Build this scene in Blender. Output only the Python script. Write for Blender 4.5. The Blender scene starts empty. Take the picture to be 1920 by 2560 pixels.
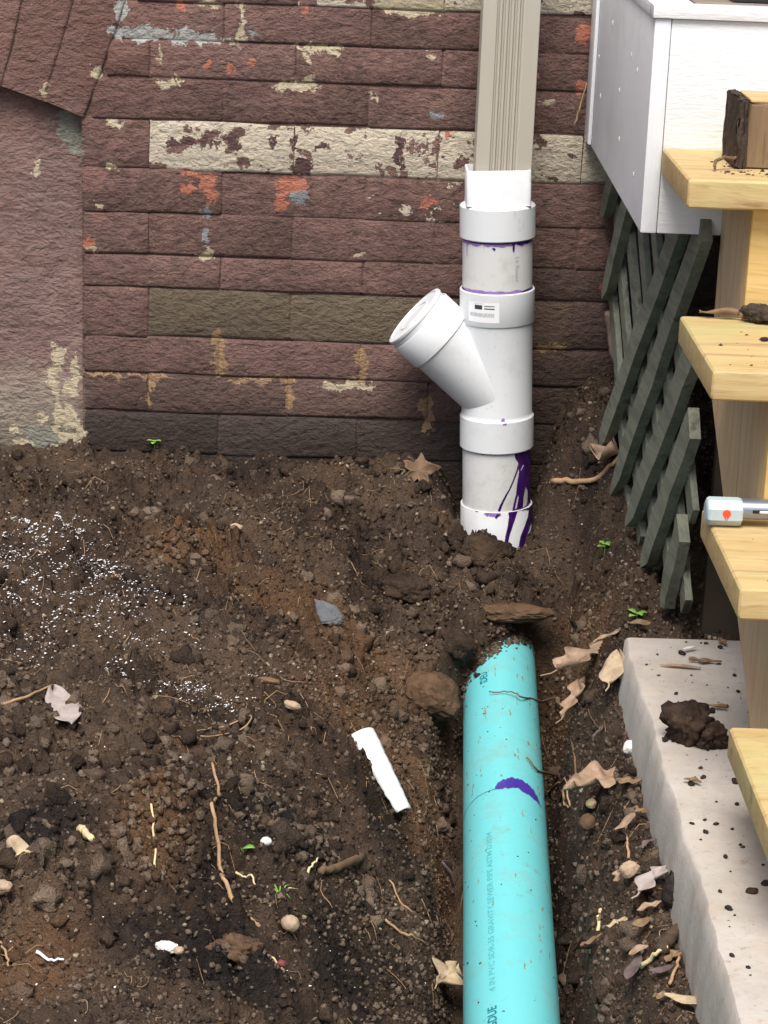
import bpy, bmesh, math, random
import numpy as np
from mathutils import Vector, Matrix, noise as mnoise

# ------------------------------------------------------------------ camera, sky, sun, exposure
scene = bpy.context.scene
COL = scene.collection
rad = math.radians

cam_data = bpy.data.cameras.new('camera')
cam_data.sensor_fit = 'VERTICAL'
cam_data.sensor_height = 36.0
cam_data.lens = 36.0 * 5697.0 / 2560.0
cam_data.clip_start = 0.05
cam_data.clip_end = 500.0
cam = bpy.data.objects.new('camera', cam_data)
COL.objects.link(cam)
PITCH, ROLL, YAW = 0.3051, 0.0383, -0.0202
def camera_axes():
    cp, sp, cr, sr, cy, sy = (math.cos(PITCH), math.sin(PITCH), math.cos(ROLL), math.sin(ROLL), math.cos(YAW), math.sin(YAW))
    fwd = Vector((0, cp, -sp)); up = Vector((0, sp, cp)); rt = Vector((1, 0, 0))
    rt2 = rt * cr + up * sr; up2 = up * cr - rt * sr
    Z = Matrix.Rotation(YAW, 3, 'Z')
    return Z @ rt2, Z @ up2, Z @ fwd
_r, _u, _f = camera_axes()
_m = Matrix((( _r.x, _u.x, -_f.x, 0), (_r.y, _u.y, -_f.y, 0), (_r.z, _u.z, -_f.z, 1.03), (0, 0, 0, 1)))
cam.matrix_world = _m
scene.camera = cam

SUN_EL, SUN_AZ = rad(60), rad(192)          # azimuth measured clockwise from +Y, sun stands behind the camera
world = bpy.data.worlds.new('World'); scene.world = world
world.use_nodes = True
wn = world.node_tree
sky = wn.nodes.new('ShaderNodeTexSky'); sky.sky_type = 'NISHITA'; sky.sun_disc = False
sky.sun_elevation = SUN_EL; sky.sun_rotation = SUN_AZ
sky.air_density = 1.0; sky.dust_density = 4.0; sky.ozone_density = 1.0
bgn = wn.nodes['Background']; bgn.inputs[1].default_value = 0.095
wn.links.new(sky.outputs[0], bgn.inputs[0])
sun_data = bpy.data.lights.new('sun', 'SUN'); sun_data.energy = 2.2; sun_data.angle = rad(30); sun_data.color = (1.0, 0.965, 0.91)
sun = bpy.data.objects.new('sun', sun_data); COL.objects.link(sun)
_sd = Vector((math.sin(SUN_AZ) * math.cos(SUN_EL), math.cos(SUN_AZ) * math.cos(SUN_EL), math.sin(SUN_EL)))
sun.rotation_euler = _sd.to_track_quat('Z', 'Y').to_euler()
sun.location = (0, 0, 6)
vs = scene.view_settings
vs.view_transform = 'Standard'; vs.look = 'None'; vs.exposure = 0.82; vs.gamma = 1.0; vs.use_curve_mapping = False
scene.cycles.use_denoising = True
scene.cycles.max_bounces = 5; scene.cycles.diffuse_bounces = 3; scene.cycles.glossy_bounces = 2; scene.cycles.transmission_bounces = 1

# ------------------------------------------------------------------ numpy noise and the lie of the land
#<H>
def _hash(ix, iy, s):
    n = (ix.astype(np.int64) * 374761393 + iy.astype(np.int64) * 668265263 + s * 974634727) & 0xffffffff
    n = ((n ^ (n >> 13)) * 1274126177) & 0xffffffff
    n = n ^ (n >> 16)
    return (n & 0xffff).astype(np.float64) / 65535.0
def pnoise(x, y, s=0):
    x = np.asarray(x, float); y = np.asarray(y, float)
    ix = np.floor(x).astype(np.int64); iy = np.floor(y).astype(np.int64)
    fx = x - ix; fy = y - iy
    u = fx * fx * fx * (fx * (fx * 6 - 15) + 10); v = fy * fy * fy * (fy * (fy * 6 - 15) + 10)
    def g(ax, ay):
        a = _hash(ix + ax, iy + ay, s) * 6.2831853
        return np.cos(a) * (fx - ax) + np.sin(a) * (fy - ay)
    a = g(0, 0) * (1 - u) + g(1, 0) * u
    b = g(0, 1) * (1 - u) + g(1, 1) * u
    return (a * (1 - v) + b * v) * 1.4
def sstep(a, b, x):
    t = np.clip((x - a) / (b - a), 0, 1)
    return t * t * (3 - 2 * t)
def pipe_x(y): return 0.245 - 0.039 * (3.2 - y)
def pipe_z(y): return -0.194 - 0.063 * (3.2 - y)
def H(x, y):
    """height of the soil, large forms only"""
    x = np.asarray(x, float); y = np.asarray(y, float)
    base = -0.005 - 0.075 * sstep(3.4, 1.7, y) + 0.0 * x
    # flat tongue of trodden spoil on the left with a small edge towards the wall
    edge = 3.13 - 0.62 * np.clip(x + 0.46, 0, 2) - 0.5 * np.clip(x + 0.2, 0, 1)
    base = base + 0.035 * sstep(edge + 0.05, edge - 0.01, y) * sstep(0.05, -0.25, x)
    base = base + 0.012 * pnoise(x * 4 + 3, y * 4, 5) + 0.010 * pnoise(x * 9, y * 9 + 7, 6)
    # heap against the wall right of the stack
    base = base + 0.115 * sstep(0.27, 0.38, x) * sstep(3.05, 3.42, y) + 0.03 * sstep(0.3, 0.4, x) * sstep(2.5, 2.9, y)
    px, pz = pipe_x(y), pipe_z(y)
    floor = pz - 0.105
    tl = px - 0.056 - x
    tr = x - (px + 0.056)
    left = np.clip(tl / 0.36, 0, 1)
    left = 0.34 * sstep(0.01, 0.14, left) + 0.40 * sstep(0.08, 0.62, left) + 0.26 * left
    zl = floor + (base - floor) * left
    rw = 0.085 + 0.07 * sstep(2.7, 3.2, y)
    zr = floor + (np.minimum(base, -0.012 + 2.0 * sstep(2.7, 3.0, y)) - floor) * (0.45 * sstep(0.08, 0.40, tr / rw) + 0.55 * sstep(0.10, 1.0, tr / rw))
    tr_z = np.where(x < px, zl, zr)
    # fill over the buried bend: comes further forward on the left of the pipe
    ye = 3.035 + 0.135 * np.clip((x - (px - 0.05)) / 0.1, -0.6, 1.0) + 0.012 * pnoise(x * 30, y * 5, 9)
    cover = -0.132 + 0.24 * np.clip(y - 3.12, 0, 0.3) - 0.020 * sstep(0.24, 0.30, x)
    fill = sstep(ye - 0.012, ye + 0.035, y)
    z = tr_z + (np.maximum(cover, tr_z) - tr_z) * fill
    fade = sstep(3.30, 3.46, y)
    z = z * (1 - fade) + np.maximum(base - 0.085 * sstep(0.10, 0.05, np.abs(x - 0.25)) , -0.10) * fade
    # small dark hole beside the stack foot
    z = z - 0.05 * np.exp(-(((x - 0.262) / 0.022) ** 2 + ((y - 3.335) / 0.022) ** 2))
    # hump in front of the stack foot
    z = z + 0.028 * np.exp(-(((x - 0.222) / 0.022) ** 2 + ((y - 3.345) / 0.03) ** 2))
    # brown root ball and other humps
    z = z + 0.055 * np.exp(-(((x + 0.165) / 0.05) ** 2 + ((y - 2.25) / 0.06) ** 2))
    z = z + 0.03 * np.exp(-(((x + 0.01) / 0.06) ** 2 + ((y - 2.32) / 0.05) ** 2))
    z = z + 0.025 * np.exp(-(((x + 0.21) / 0.06) ** 2 + ((y - 3.03) / 0.05) ** 2))
    # under the slab
    us = sstep(0.374, 0.384, x) * sstep(2.70, 2.69, y)
    return z * (1 - us) - 0.07 * us
#</H>
def worley(x, y, s):
    ix = np.floor(x).astype(np.int64); iy = np.floor(y).astype(np.int64)
    best = np.full(x.shape, 9.0); rnd = np.zeros(x.shape)
    for dx in (-1, 0, 1):
        for dy in (-1, 0, 1):
            cx = ix + dx; cy = iy + dy
            d = np.hypot(cx + _hash(cx, cy, s) - x, cy + _hash(cx, cy, s + 1) - y)
            m = d < best
            best = np.where(m, d, best); rnd = np.where(m, _hash(cx, cy, s + 2), rnd)
    return best, rnd
def clods(x, y, scale, s, amount):
    wx = x + 0.35 / scale * pnoise(x * scale * 1.7, y * scale * 1.7, s + 5); wy = y + 0.35 / scale * pnoise(x * scale * 1.7 + 9, y * scale * 1.7, s + 6)
    d, r = worley(wx * scale, wy * scale, s)
    size = 0.35 + 0.45 * r
    return np.sqrt(np.clip(1 - (d / size) ** 2, 0, 1)) * (r > 1 - amount) * (0.4 + 0.6 * r)
def detail(x, y):
    x = np.asarray(x, float); y = np.asarray(y, float)
    rough = 0.40 + 0.85 * sstep(-0.25, 0.25, pnoise(x * 4.5, y * 4.5, 31))
    rough = rough + 0.45 * sstep(2.9, 3.1, y) * sstep(0.45, 0.1, x)
    w = 0.012 * pnoise(x * 13, y * 13, 21) + 0.012 * np.abs(pnoise(x * 24, y * 24, 22)) + 0.005 * np.abs(pnoise(x * 60, y * 60, 23)) + 0.0035 * pnoise(x * 130, y * 130, 24) + 0.0018 * pnoise(x * 260, y * 260, 25)
    w = w + 0.020 * clods(x, y, 19, 210, 0.40) + 0.014 * clods(x, y, 42, 220, 0.5) + 0.0070 * clods(x, y, 95, 230, 0.65)
    calm = 1 - 0.8 * sstep(0.30, 0.36, x) * sstep(2.75, 2.6, y)
    return (w - 0.009) * np.minimum(rough, 1.35) * calm
def ground(x, y): return float(H(x, y) + detail(np.array([x]), np.array([y]))[0])
def slope_frame(x, y, e=0.012):
    zx = (float(H(x + e, y)) - float(H(x - e, y))) / (2 * e); zy = (float(H(x, y + e)) - float(H(x, y - e))) / (2 * e)
    return Vector((-zx, -zy, 1)).normalized()

# ------------------------------------------------------------------ helpers
R = random.Random(7)
def mesh_obj(name, verts, faces, mat, parent=None, smooth=True, kind=None):
    me = bpy.data.meshes.new(name)
    me.from_pydata([tuple(v) for v in verts], [], faces)
    me.validate()
    if smooth:
        me.polygons.foreach_set('use_smooth', [True] * len(me.polygons))
    if mat: me.materials.append(mat)
    return link(name, me, parent, kind)
def link(name, me, parent=None, kind=None):
    o = bpy.data.objects.new(name, me); COL.objects.link(o)
    if parent: o.parent = parent
    if kind: o['kind'] = kind
    return o
def big_mesh(name, V, F, mat):
    """V (n,3) array, F (m,k) index array"""
    me = bpy.data.meshes.new(name)
    n, m, k = len(V), len(F), F.shape[1]
    me.vertices.add(n); me.vertices.foreach_set('co', np.ascontiguousarray(V, dtype=np.float32).ravel())
    me.loops.add(m * k); me.loops.foreach_set('vertex_index', np.ascontiguousarray(F, dtype=np.int32).ravel())
    me.polygons.add(m); me.polygons.foreach_set('loop_start', np.arange(0, m * k, k, dtype=np.int32))
    me.update(calc_edges=True)
    me.materials.append(mat)
    return me
def thing(name, label, cat, loc=(0, 0, 0), group=None):
    o = bpy.data.objects.new(name, None); COL.objects.link(o); o.location = loc
    o.empty_display_size = 0.05
    return tag(o, label, cat, group)
def tag(o, label, cat, group=None):
    o['label'] = label; o['category'] = cat
    if group: o['group'] = group
    return o
def from_bm(name, bm, mat, parent=None, smooth=False, kind=None, sharp=None):
    me = bpy.data.meshes.new(name); bm.normal_update(); bm.to_mesh(me); bm.free()
    if mat: me.materials.append(mat)
    if smooth:
        me.polygons.foreach_set('use_smooth', [True] * len(me.polygons))
        me.set_sharp_from_angle(angle=rad(sharp or 35))
    return link(name, me, parent, kind)
def box_bm(x0, x1, y0, y1, z0, z1, bevel=0.0, seg=2, rough=0.0, cuts=0):
    bm = bmesh.new()
    bmesh.ops.create_cube(bm, size=1.0)
    for v in bm.verts:
        v.co = Vector((x0 + (v.co.x + .5) * (x1 - x0), y0 + (v.co.y + .5) * (y1 - y0), z0 + (v.co.z + .5) * (z1 - z0)))
    if bevel:
        bmesh.ops.bevel(bm, geom=bm.edges[:] + bm.verts[:], offset=bevel, segments=seg, profile=0.6, affect='EDGES')
    if cuts:
        bmesh.ops.subdivide_edges(bm, edges=[e for e in bm.edges if e.calc_length() > 0.02], cuts=cuts, use_grid_fill=True)
    if rough:
        for v in bm.verts:
            v.co += Vector((R.uniform(-1, 1), R.uniform(-1, 1), R.uniform(-1, 1))) * rough
    return bm
def lathe(profile, n=64, cap=True):
    """profile [(r, z)...] round local z"""
    V, F = [], []
    for r, z in profile:
        for i in range(n):
            a = 2 * math.pi * i / n
            V.append((r * math.cos(a), r * math.sin(a), z))
    for j in range(len(profile) - 1):
        for i in range(n):
            i2 = (i + 1) % n
            F.append((j * n + i, j * n + i2, (j + 1) * n + i2, (j + 1) * n + i))
    return V, F
def frame_mat(origin, zdir, ref=(0, -1, 0)):
    z = Vector(zdir).normalized(); x = Vector(ref).cross(z).normalized(); y = z.cross(x)
    return Matrix(((x.x, y.x, z.x, origin[0]), (x.y, y.y, z.y, origin[1]), (x.z, y.z, z.z, origin[2]), (0, 0, 0, 1)))
def xf(V, M): return [tuple(M @ Vector(v)) for v in V]
def sharp_obj(name, V, F, mat, parent=None, ang=35):
    o = mesh_obj(name, V, F, mat, parent)
    o.data.set_sharp_from_angle(angle=rad(ang))
    return o
def tube(points, radii, n=7, wob=0.0):
    pts = [Vector(p) for p in points]
    V, F = [], []
    up = Vector((0.13, 0.2, 1)).normalized()
    for k, p in enumerate(pts):
        t = (pts[min(k + 1, len(pts) - 1)] - pts[max(k - 1, 0)]).normalized()
        a = t.cross(up)
        if a.length < 1e-4: a = Vector((1, 0, 0))
        a.normalize(); b = t.cross(a)
        for i in range(n):
            th = 2 * math.pi * i / n
            r = radii[k] * (1 + R.uniform(-wob, wob))
            V.append(p + a * (r * math.cos(th)) + b * (r * math.sin(th)))
    for k in range(len(pts) - 1):
        for i in range(n):
            i2 = (i + 1) % n
            F.append((k * n + i, k * n + i2, (k + 1) * n + i2, (k + 1) * n + i))
    F.append(tuple(range(n - 1, -1, -1))); F.append(tuple((len(pts) - 1) * n + i for i in range(n)))
    return V, F
def smooth_line(pts, sub=4):
    """Catmull-Rom through points"""
    P = [Vector(p) for p in pts]; P = [P[0] * 2 - P[1]] + P + [P[-1] * 2 - P[-2]]
    out = []
    for i in range(1, len(P) - 2):
        for s in range(sub):
            t = s / sub
            out.append(0.5 * ((2 * P[i]) + (P[i + 1] - P[i - 1]) * t + (2 * P[i - 1] - 5 * P[i] + 4 * P[i + 1] - P[i + 2]) * t * t + (3 * P[i] - P[i - 1] - 3 * P[i + 1] + P[i + 2]) * t * t * t))
    out.append(P[-2])
    return out

# ------------------------------------------------------------------ materials
def new_mat(name, rough=0.8, spec=0.3):
    m = bpy.data.materials.new(name); m.use_nodes = True
    nt = m.node_tree; b = nt.nodes['Principled BSDF']
    b.inputs['Roughness'].default_value = rough
    b.inputs['Specular IOR Level'].default_value = spec
    return m, nt, b
def nd(nt, typ, out=0, props=None, **inp):
    n = nt.nodes.new('ShaderNode' + typ)
    for k, v in (props or {}).items(): setattr(n, k, v)
    for k, v in inp.items():
        s = n.inputs[int(k[1:])] if k[0] == 'i' and k[1:].isdigit() else n.inputs[k.replace('_', ' ')]
        if hasattr(v, 'is_linked'): nt.links.new(v, s)
        else:
            if isinstance(v, tuple) and len(v) == 3 and s.type == 'RGBA': v = v + (1,)
            s.default_value = v
    return n.outputs[out]
def pos(nt): return nd(nt, 'NewGeometry', 0)
def obco(nt): return nd(nt, 'TexCoord', 3)
def vscale(nt, v, s): return nd(nt, 'VectorMath', 0, {'operation': 'MULTIPLY'}, i0=v, i1=s)
def vadd(nt, v, s): return nd(nt, 'VectorMath', 0, {'operation': 'ADD'}, i0=v, i1=s)
def noise(nt, v, scale, detail=4.0, rough=0.6, out=0, dist=0.0):
    return nd(nt, 'TexNoise', out, None, Vector=v, Scale=scale, Detail=detail, Roughness=rough, Distortion=dist)
def mth(nt, op, a, b=0.0, clamp=False):
    return nd(nt, 'Math', 0, {'operation': op, 'use_clamp': clamp}, i0=a, i1=b)
def rng(nt, v, a, b, c=0.0, d=1.0):
    return nd(nt, 'MapRange', 0, None, i0=v, i1=a, i2=b, i3=c, i4=d)
def mix(nt, f, a, b):
    n = nt.nodes.new('ShaderNodeMix'); n.data_type = 'RGBA'
    for s, v in ((n.inputs[0], f), (n.inputs[6], a), (n.inputs[7], b)):
        if hasattr(v, 'is_linked'): nt.links.new(v, s)
        else: s.default_value = (v + (1,)) if isinstance(v, tuple) and len(v) == 3 else v
    return n.outputs[2]
def bump(nt, b, h, strength=0.5, dist=0.01):
    o = nd(nt, 'Bump', 0, None, Height=h, Strength=strength, Distance=dist)
    nt.links.new(o, b.inputs['Normal'])
def setc(nt, b, c):
    nt.links.new(c, b.inputs['Base Color']) if hasattr(c, 'is_linked') else setattr(b.inputs['Base Color'], 'default_value', c + (1,))
def srgb(r, g, b):
    f = lambda c: (c / 255 / 12.92) if c / 255 <= 0.04045 else ((c / 255 + 0.055) / 1.055) ** 2.4
    return (f(r), f(g), f(b))
SPOTS = [
    ('white', -0.3278, 0.6698, 0.0487, 0.0100),
    ('white', -0.2548, 0.6664, 0.0520, 0.0100),
    ('white', -0.3552, 0.7058, 0.0104, 0.0187),
    ('white', -0.3582, 0.6908, 0.0052, 0.0054),
    ('white', -0.2243, 0.6639, 0.0325, 0.0060),
    ('cream', -0.1748, 0.6884, 0.0045, 0.0348),
    ('cream', -0.1877, 0.6610, 0.0227, 0.0040),
    ('cream', -0.2250, 0.7164, 0.0195, 0.0060),
    ('cream', -0.0565, 0.6566, 0.0377, 0.0054),
    ('cream', -0.0725, 0.6410, 0.0052, 0.0067),
    ('cream', -0.0886, 0.5974, 0.0357, 0.0060),
    ('cream', -0.0673, 0.6048, 0.0091, 0.0094),
    ('cream', -0.2907, 0.5951, 0.0156, 0.0067),
    ('cream', -0.2693, 0.5995, 0.0052, 0.0033),
    ('cream', -0.3935, 0.6048, 0.0065, 0.0134),
    ('cream', -0.4731, 0.5801, 0.0052, 0.0094),
    ('cream', -0.2984, 0.6390, 0.0026, 0.0147),
    ('cream', -0.3641, 0.5315, 0.0130, 0.0047),
    ('cream', -0.3671, 0.4660, 0.0078, 0.0047),
    ('cream', -0.4908, 0.4517, 0.0058, 0.0147),
    ('cream', 0.0905, 0.7247, 0.0650, 0.0134),
    ('cream', 0.0316, 0.5840, 0.0039, 0.0067),
    ('cream', 0.2993, 0.5874, 0.0091, 0.0040),
    ('cream', 0.1166, 0.6537, 0.0065, 0.0054),
    ('cream', -0.3888, 0.4042, 0.0065, 0.0047),
    ('cream', -0.3995, 0.3332, 0.0078, 0.0054),
    ('cream', -0.2242, 0.3310, 0.0130, 0.0054),
    ('cream', 0.0158, 0.3362, 0.0091, 0.0040),
    ('green', -0.4410, 0.5214, 0.0195, 0.0268),
    ('green', -0.4257, 0.4943, 0.0104, 0.0214),
    ('orange', -0.2370, 0.4569, 0.0260, 0.0067),
    ('orange', -0.2201, 0.4457, 0.0143, 0.0147),
    ('orange', -0.2174, 0.4271, 0.0078, 0.0134),
    ('orange', -0.2492, 0.4353, 0.0130, 0.0080),
    ('orange', -0.0910, 0.4459, 0.0260, 0.0147),
    ('orange', -0.1059, 0.4185, 0.0078, 0.0134),
    ('orange', -0.2643, 0.7126, 0.0078, 0.0107),
    ('orange', -0.0744, 0.7123, 0.0078, 0.0067),
    ('orange', -0.1900, 0.6181, 0.0065, 0.0054),
    ('orange', -0.1609, 0.6318, 0.0052, 0.0094),
    ('orange', -0.2238, 0.6277, 0.0052, 0.0094),
    ('orange', 0.3482, 0.6915, 0.0143, 0.0161),
    ('orange', 0.3446, 0.6116, 0.0065, 0.0120),
    ('orange', 0.2827, 0.6300, 0.0065, 0.0060),
    ('orange', 0.1245, 0.4247, 0.0130, 0.0080),
    ('orange', 0.1489, 0.5342, 0.0052, 0.0067),
    ('orange', -0.4076, 0.3449, 0.0078, 0.0094),
    ('pink', -0.3690, 0.4963, 0.0117, 0.0094),
    ('pink', -0.3999, 0.4487, 0.0195, 0.0241),
    ('pink', -0.3907, 0.3865, 0.0091, 0.0120),
    ('pink', -0.4529, 0.5760, 0.0052, 0.0094),
    ('pink', -0.1989, 0.5971, 0.0065, 0.0067),
    ('blue', -0.0812, 0.4256, 0.0143, 0.0107),
    ('blue', -0.2239, 0.3986, 0.0065, 0.0107),
    ('blue', -0.2265, 0.3608, 0.0039, 0.0147),
    ('blue', -0.1587, 0.6758, 0.0065, 0.0067),
    ('blue', 0.1292, 0.5600, 0.0065, 0.0060),
    ('tan', -0.2008, 0.1846, 0.0084, 0.0268),
    ('tan', -0.1997, 0.1526, 0.0104, 0.0134),
    ('tan', 0.0237, 0.1767, 0.0110, 0.0134),
    ('tan', 0.0258, 0.1519, 0.0084, 0.0174),
    ('tan', -0.3075, 0.1161, 0.0078, 0.0107),
    ('tan', -0.3138, 0.0928, 0.0065, 0.0107),
    ('tan', -0.0906, 0.1170, 0.0091, 0.0107),
    ('tan', -0.0864, 0.1006, 0.0078, 0.0107),
    ('tan', 0.1300, 0.1014, 0.0104, 0.0094),
    ('tan', 0.1361, 0.0784, 0.0078, 0.0241),
    ('tan', -0.3763, 0.1321, 0.0422, 0.0033),
    ('tan', -0.3063, 0.1313, 0.0325, 0.0033),
    ('tan', -0.1534, 0.1300, 0.0325, 0.0040),
    ('tan', -0.1025, 0.1350, 0.0325, 0.0033),
    ('cream', -0.0129, 0.1256, 0.0260, 0.0080),
    ('cream', 0.0253, 0.1295, 0.0260, 0.0067),
    ('cream', -0.4588, 0.1503, 0.0117, 0.0201),
    ('cream', -0.4667, 0.1139, 0.0091, 0.0268),
    ('cream', -0.4606, 0.0746, 0.0065, 0.0268),
    ('cream', -0.4596, 0.0381, 0.0058, 0.0201),
    ('cream', -0.4650, 0.0012, 0.0104, 0.0107),
    ('cream', -0.4303, 0.1349, 0.0078, 0.0268),
    ('cream', -0.5301, 0.0324, 0.0117, 0.0094),
    ('tan', 0.3281, 0.2015, 0.0260, 0.0054),
    ('cream', -0.4369, 0.1018, 0.0130, 0.0174),
    ('cream', -0.4435, 0.0553, 0.0143, 0.0201),
    ('cream', -0.4244, 0.0327, 0.0091, 0.0201),
    ('cream', -0.4469, 0.0152, 0.0169, 0.0134),
    ('cream', -0.5111, 0.0063, 0.0169, 0.0094),
    ('cream', -0.4851, 0.0539, 0.0091, 0.0067),
    ('green', -0.4853, 0.0206, 0.0260, 0.0201),
    ('hole', -0.2765, 0.5051, 0.0117, 0.0094),
    ('hole', -0.2531, 0.5096, 0.0130, 0.0054),
    ('hole', -0.1790, 0.5060, 0.0130, 0.0120),
    ('hole', -0.2283, 0.5043, 0.0052, 0.0054),
    ('hole', -0.2129, 0.5036, 0.0039, 0.0067),
    ('hole', -0.1235, 0.5111, 0.0078, 0.0054),
    ('hole', -0.0895, 0.5123, 0.0039, 0.0094),
    ('hole', -0.0762, 0.4756, 0.0143, 0.0107),
    ('hole', -0.0491, 0.5032, 0.0104, 0.0047),
    ('hole', 0.0747, 0.5026, 0.0065, 0.0268),
]
def wall_material():
    m, nt, b = new_mat('painted_brick', 0.85, 0.25)
    P = pos(nt)
    info = nd(nt, 'ObjectInfo', 1)                       # object colour: peel, age tone, olive, random
    sep = nt.nodes.new('ShaderNodeSeparateColor'); nt.links.new(info, sep.inputs[0])
    peel, dark, olive = sep.outputs[0], sep.outputs[1], sep.outputs[2]
    rnd = nd(nt, 'ObjectInfo', 5)
    flat = vscale(nt, P, (1, 0.2, 1))
    # paint with blotches
    n1 = noise(nt, flat, 9, 5, 0.6)
    n2 = noise(nt, flat, 55, 5, 0.65)
    n3 = noise(nt, vscale(nt, P, (1, .2, 2.2)), 160, 4, 0.7)
    c = mix(nt, rng(nt, n1, 0.35, 0.68), srgb(114, 88, 82), srgb(140, 109, 99))
    c = mix(nt, rng(nt, n2, 0.40, 0.70, 0, 0.75), c, srgb(84, 65, 61))
    c = mix(nt, rng(nt, n3, 0.54, 0.76, 0, 0.55), c, srgb(178, 152, 141))
    FLK = noise(nt, vscale(nt, P, (1, .3, 1.7)), 30, 6, 0.58, dist=0.8)
    saw = mth(nt, 'FRACT', mth(nt, 'MULTIPLY', FLK, 9.0))
    rim = mth(nt, 'MULTIPLY', rng(nt, saw, 0.16, 0.04), rng(nt, n1, 0.40, 0.60, 0.25, 0.9))
    c = mix(nt, mth(nt, 'MULTIPLY', rim, 0.6), c, srgb(172, 142, 128))  # pale flake edges: ridge highlights put into the paint colour
    c = mix(nt, mth(nt, 'MULTIPLY', rnd, 0.30), c, srgb(130, 104, 98))
    # newer red-brown coat high up on the left (over the arch)
    sx = nt.nodes.new('ShaderNodeSeparateXYZ'); nt.links.new(P, sx.inputs[0])
    X, Z = sx.outputs[0], sx.outputs[2]
    up_left = mth(nt, 'MULTIPLY', rng(nt, mth(nt, 'ADD', X, mth(nt, 'MULTIPLY', n1, 0.3)), -0.05, -0.30), rng(nt, mth(nt, 'ADD', Z, mth(nt, 'MULTIPLY', n1, 0.2)), 0.60, 0.72))
    c = mix(nt, mth(nt, 'MULTIPLY', up_left, 0.7), c, srgb(138, 102, 91))
    # rubbed greyish bloom on the blocked opening
    bloom = mth(nt, 'MULTIPLY', rng(nt, X, -0.416, -0.419), rng(nt, noise(nt, flat, 24, 7, 0.75), 0.30, 0.62))
    bloom = mth(nt, 'MULTIPLY', bloom, rng(nt, Z, 0.58, 0.42, 0.35, 1.0))
    c = mix(nt, mth(nt, 'MULTIPLY', bloom, 0.75), c, srgb(146, 124, 116))
    efl = mth(nt, 'MULTIPLY', rng(nt, mth(nt, 'ADD', X, mth(nt, 'MULTIPLY', n2, 0.05)), -0.37, -0.42), rng(nt, mth(nt, 'ADD', Z, mth(nt, 'MULTIPLY', n2, -0.12)), 0.10, -0.04))
    c = mix(nt, mth(nt, 'MULTIPLY', efl, 0.85), c, srgb(182, 174, 156))
    # splash-back soil on the lowest courses, olive cement band, bare damp course
    c = mix(nt, mth(nt, 'MULTIPLY', olive, rng(nt, n2, 0.2, 0.5, 0.75, 1.0)), c, mix(nt, n2, srgb(92, 81, 66), srgb(122, 110, 92)))
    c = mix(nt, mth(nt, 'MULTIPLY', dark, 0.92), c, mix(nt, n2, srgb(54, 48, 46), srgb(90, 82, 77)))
    soil_line = mth(nt, 'MULTIPLY', rng(nt, mth(nt, 'ADD', mth(nt, 'SUBTRACT', Z, mth(nt, 'MULTIPLY', rng(nt, X, 0.22, 0.36), 0.17)), mth(nt, 'MULTIPLY', n1, -0.10)), 0.06, -0.06), 0.7)
    c = mix(nt, soil_line, c, srgb(62, 50, 42))
    c = vscale(nt, c, (1.22, 1.22, 1.22))
    vb = rng(nt, rnd, 0.0, 1.0, 0.84, 1.14)
    c = nd(nt, 'VectorMath', 0, {'operation': 'MULTIPLY'}, i0=c, i1=nd(nt, 'CombineXYZ', 0, None, i0=vb, i1=vb, i2=vb))
    # cream undercoat laid bare on some bricks
    np_ = nd(nt, 'TexNoise', 0, None, Vector=vscale(nt, P, (1, .2, 1.25)), Scale=26.0, Detail=7.0, Roughness=0.62)
    crm = mix(nt, n2, srgb(240, 227, 204), srgb(224, 209, 186))
    crm = mix(nt, rng(nt, n3, 0.55, 0.8), crm, srgb(200, 184, 160))
    pm = mth(nt, 'GREATER_THAN', mth(nt, 'ADD', np_, mth(nt, 'MULTIPLY', peel, 0.275)), 0.70)
    pm = mth(nt, 'MULTIPLY', pm, mth(nt, 'GREATER_THAN', peel, 0.05))
    c = mix(nt, pm, c, crm)
    # chips: tiny cream and brick-red losses everywhere
    ch = mth(nt, 'GREATER_THAN', noise(nt, flat, 34, 6, 0.66), 0.715)
    c = mix(nt, mth(nt, 'MULTIPLY', ch, 0.9), c, srgb(176, 150, 120))
    ch2 = mth(nt, 'GREATER_THAN', noise(nt, vadd(nt, flat, (7.3, 0, 2.1)), 27, 6, 0.66), 0.725)
    c = mix(nt, mth(nt, 'MULTIPLY', ch2, 0.85), c, srgb(170, 96, 72))
    # the losses one can name, each where it sits on the wall
    wob = vscale(nt, nd(nt, 'VectorMath', 0, {'operation': 'SUBTRACT'}, i0=noise(nt, flat, 48, 6, 0.7, out=1), i1=(.5, .5, .5)), (0.055, 0, 0.055))
    Q = vadd(nt, P, wob)
    kinds = {'cream': (srgb(232, 219, 190), srgb(204, 186, 152)), 'white': (srgb(222, 221, 214), srgb(184, 186, 178)), 'orange': (srgb(222, 146, 120), srgb(190, 120, 100)), 'blue': (srgb(176, 178, 180), srgb(142, 144, 148)), 'tan': (srgb(198, 166, 128), srgb(160, 130, 98)), 'green': (srgb(176, 174, 160), srgb(150, 148, 134)), 'pink': (srgb(158, 122, 112), srgb(136, 102, 94)), 'hole': (srgb(118, 90, 86), srgb(100, 76, 73))}
    hsum = None
    for kind in ('white', 'cream', 'tan', 'green', 'pink', 'orange', 'blue', 'hole'):
        acc = None
        for k, x, z, rx, rz in SPOTS:
            if k != kind: continue
            d = nd(nt, 'VectorMath', 0, {'operation': 'MULTIPLY'}, i0=vadd(nt, Q, (-x, 0, -z)), i1=(1 / rx, 0, 1 / rz))
            d = nd(nt, 'VectorMath', 1, {'operation': 'LENGTH'}, i0=d)
            acc = d if acc is None else mth(nt, 'MINIMUM', acc, d)
        if acc is None: continue
        msk = rng(nt, acc, 1.06, 0.94)
        a, bb = kinds[kind]
        c = mix(nt, msk, c, mix(nt, n2, a, bb))
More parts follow.
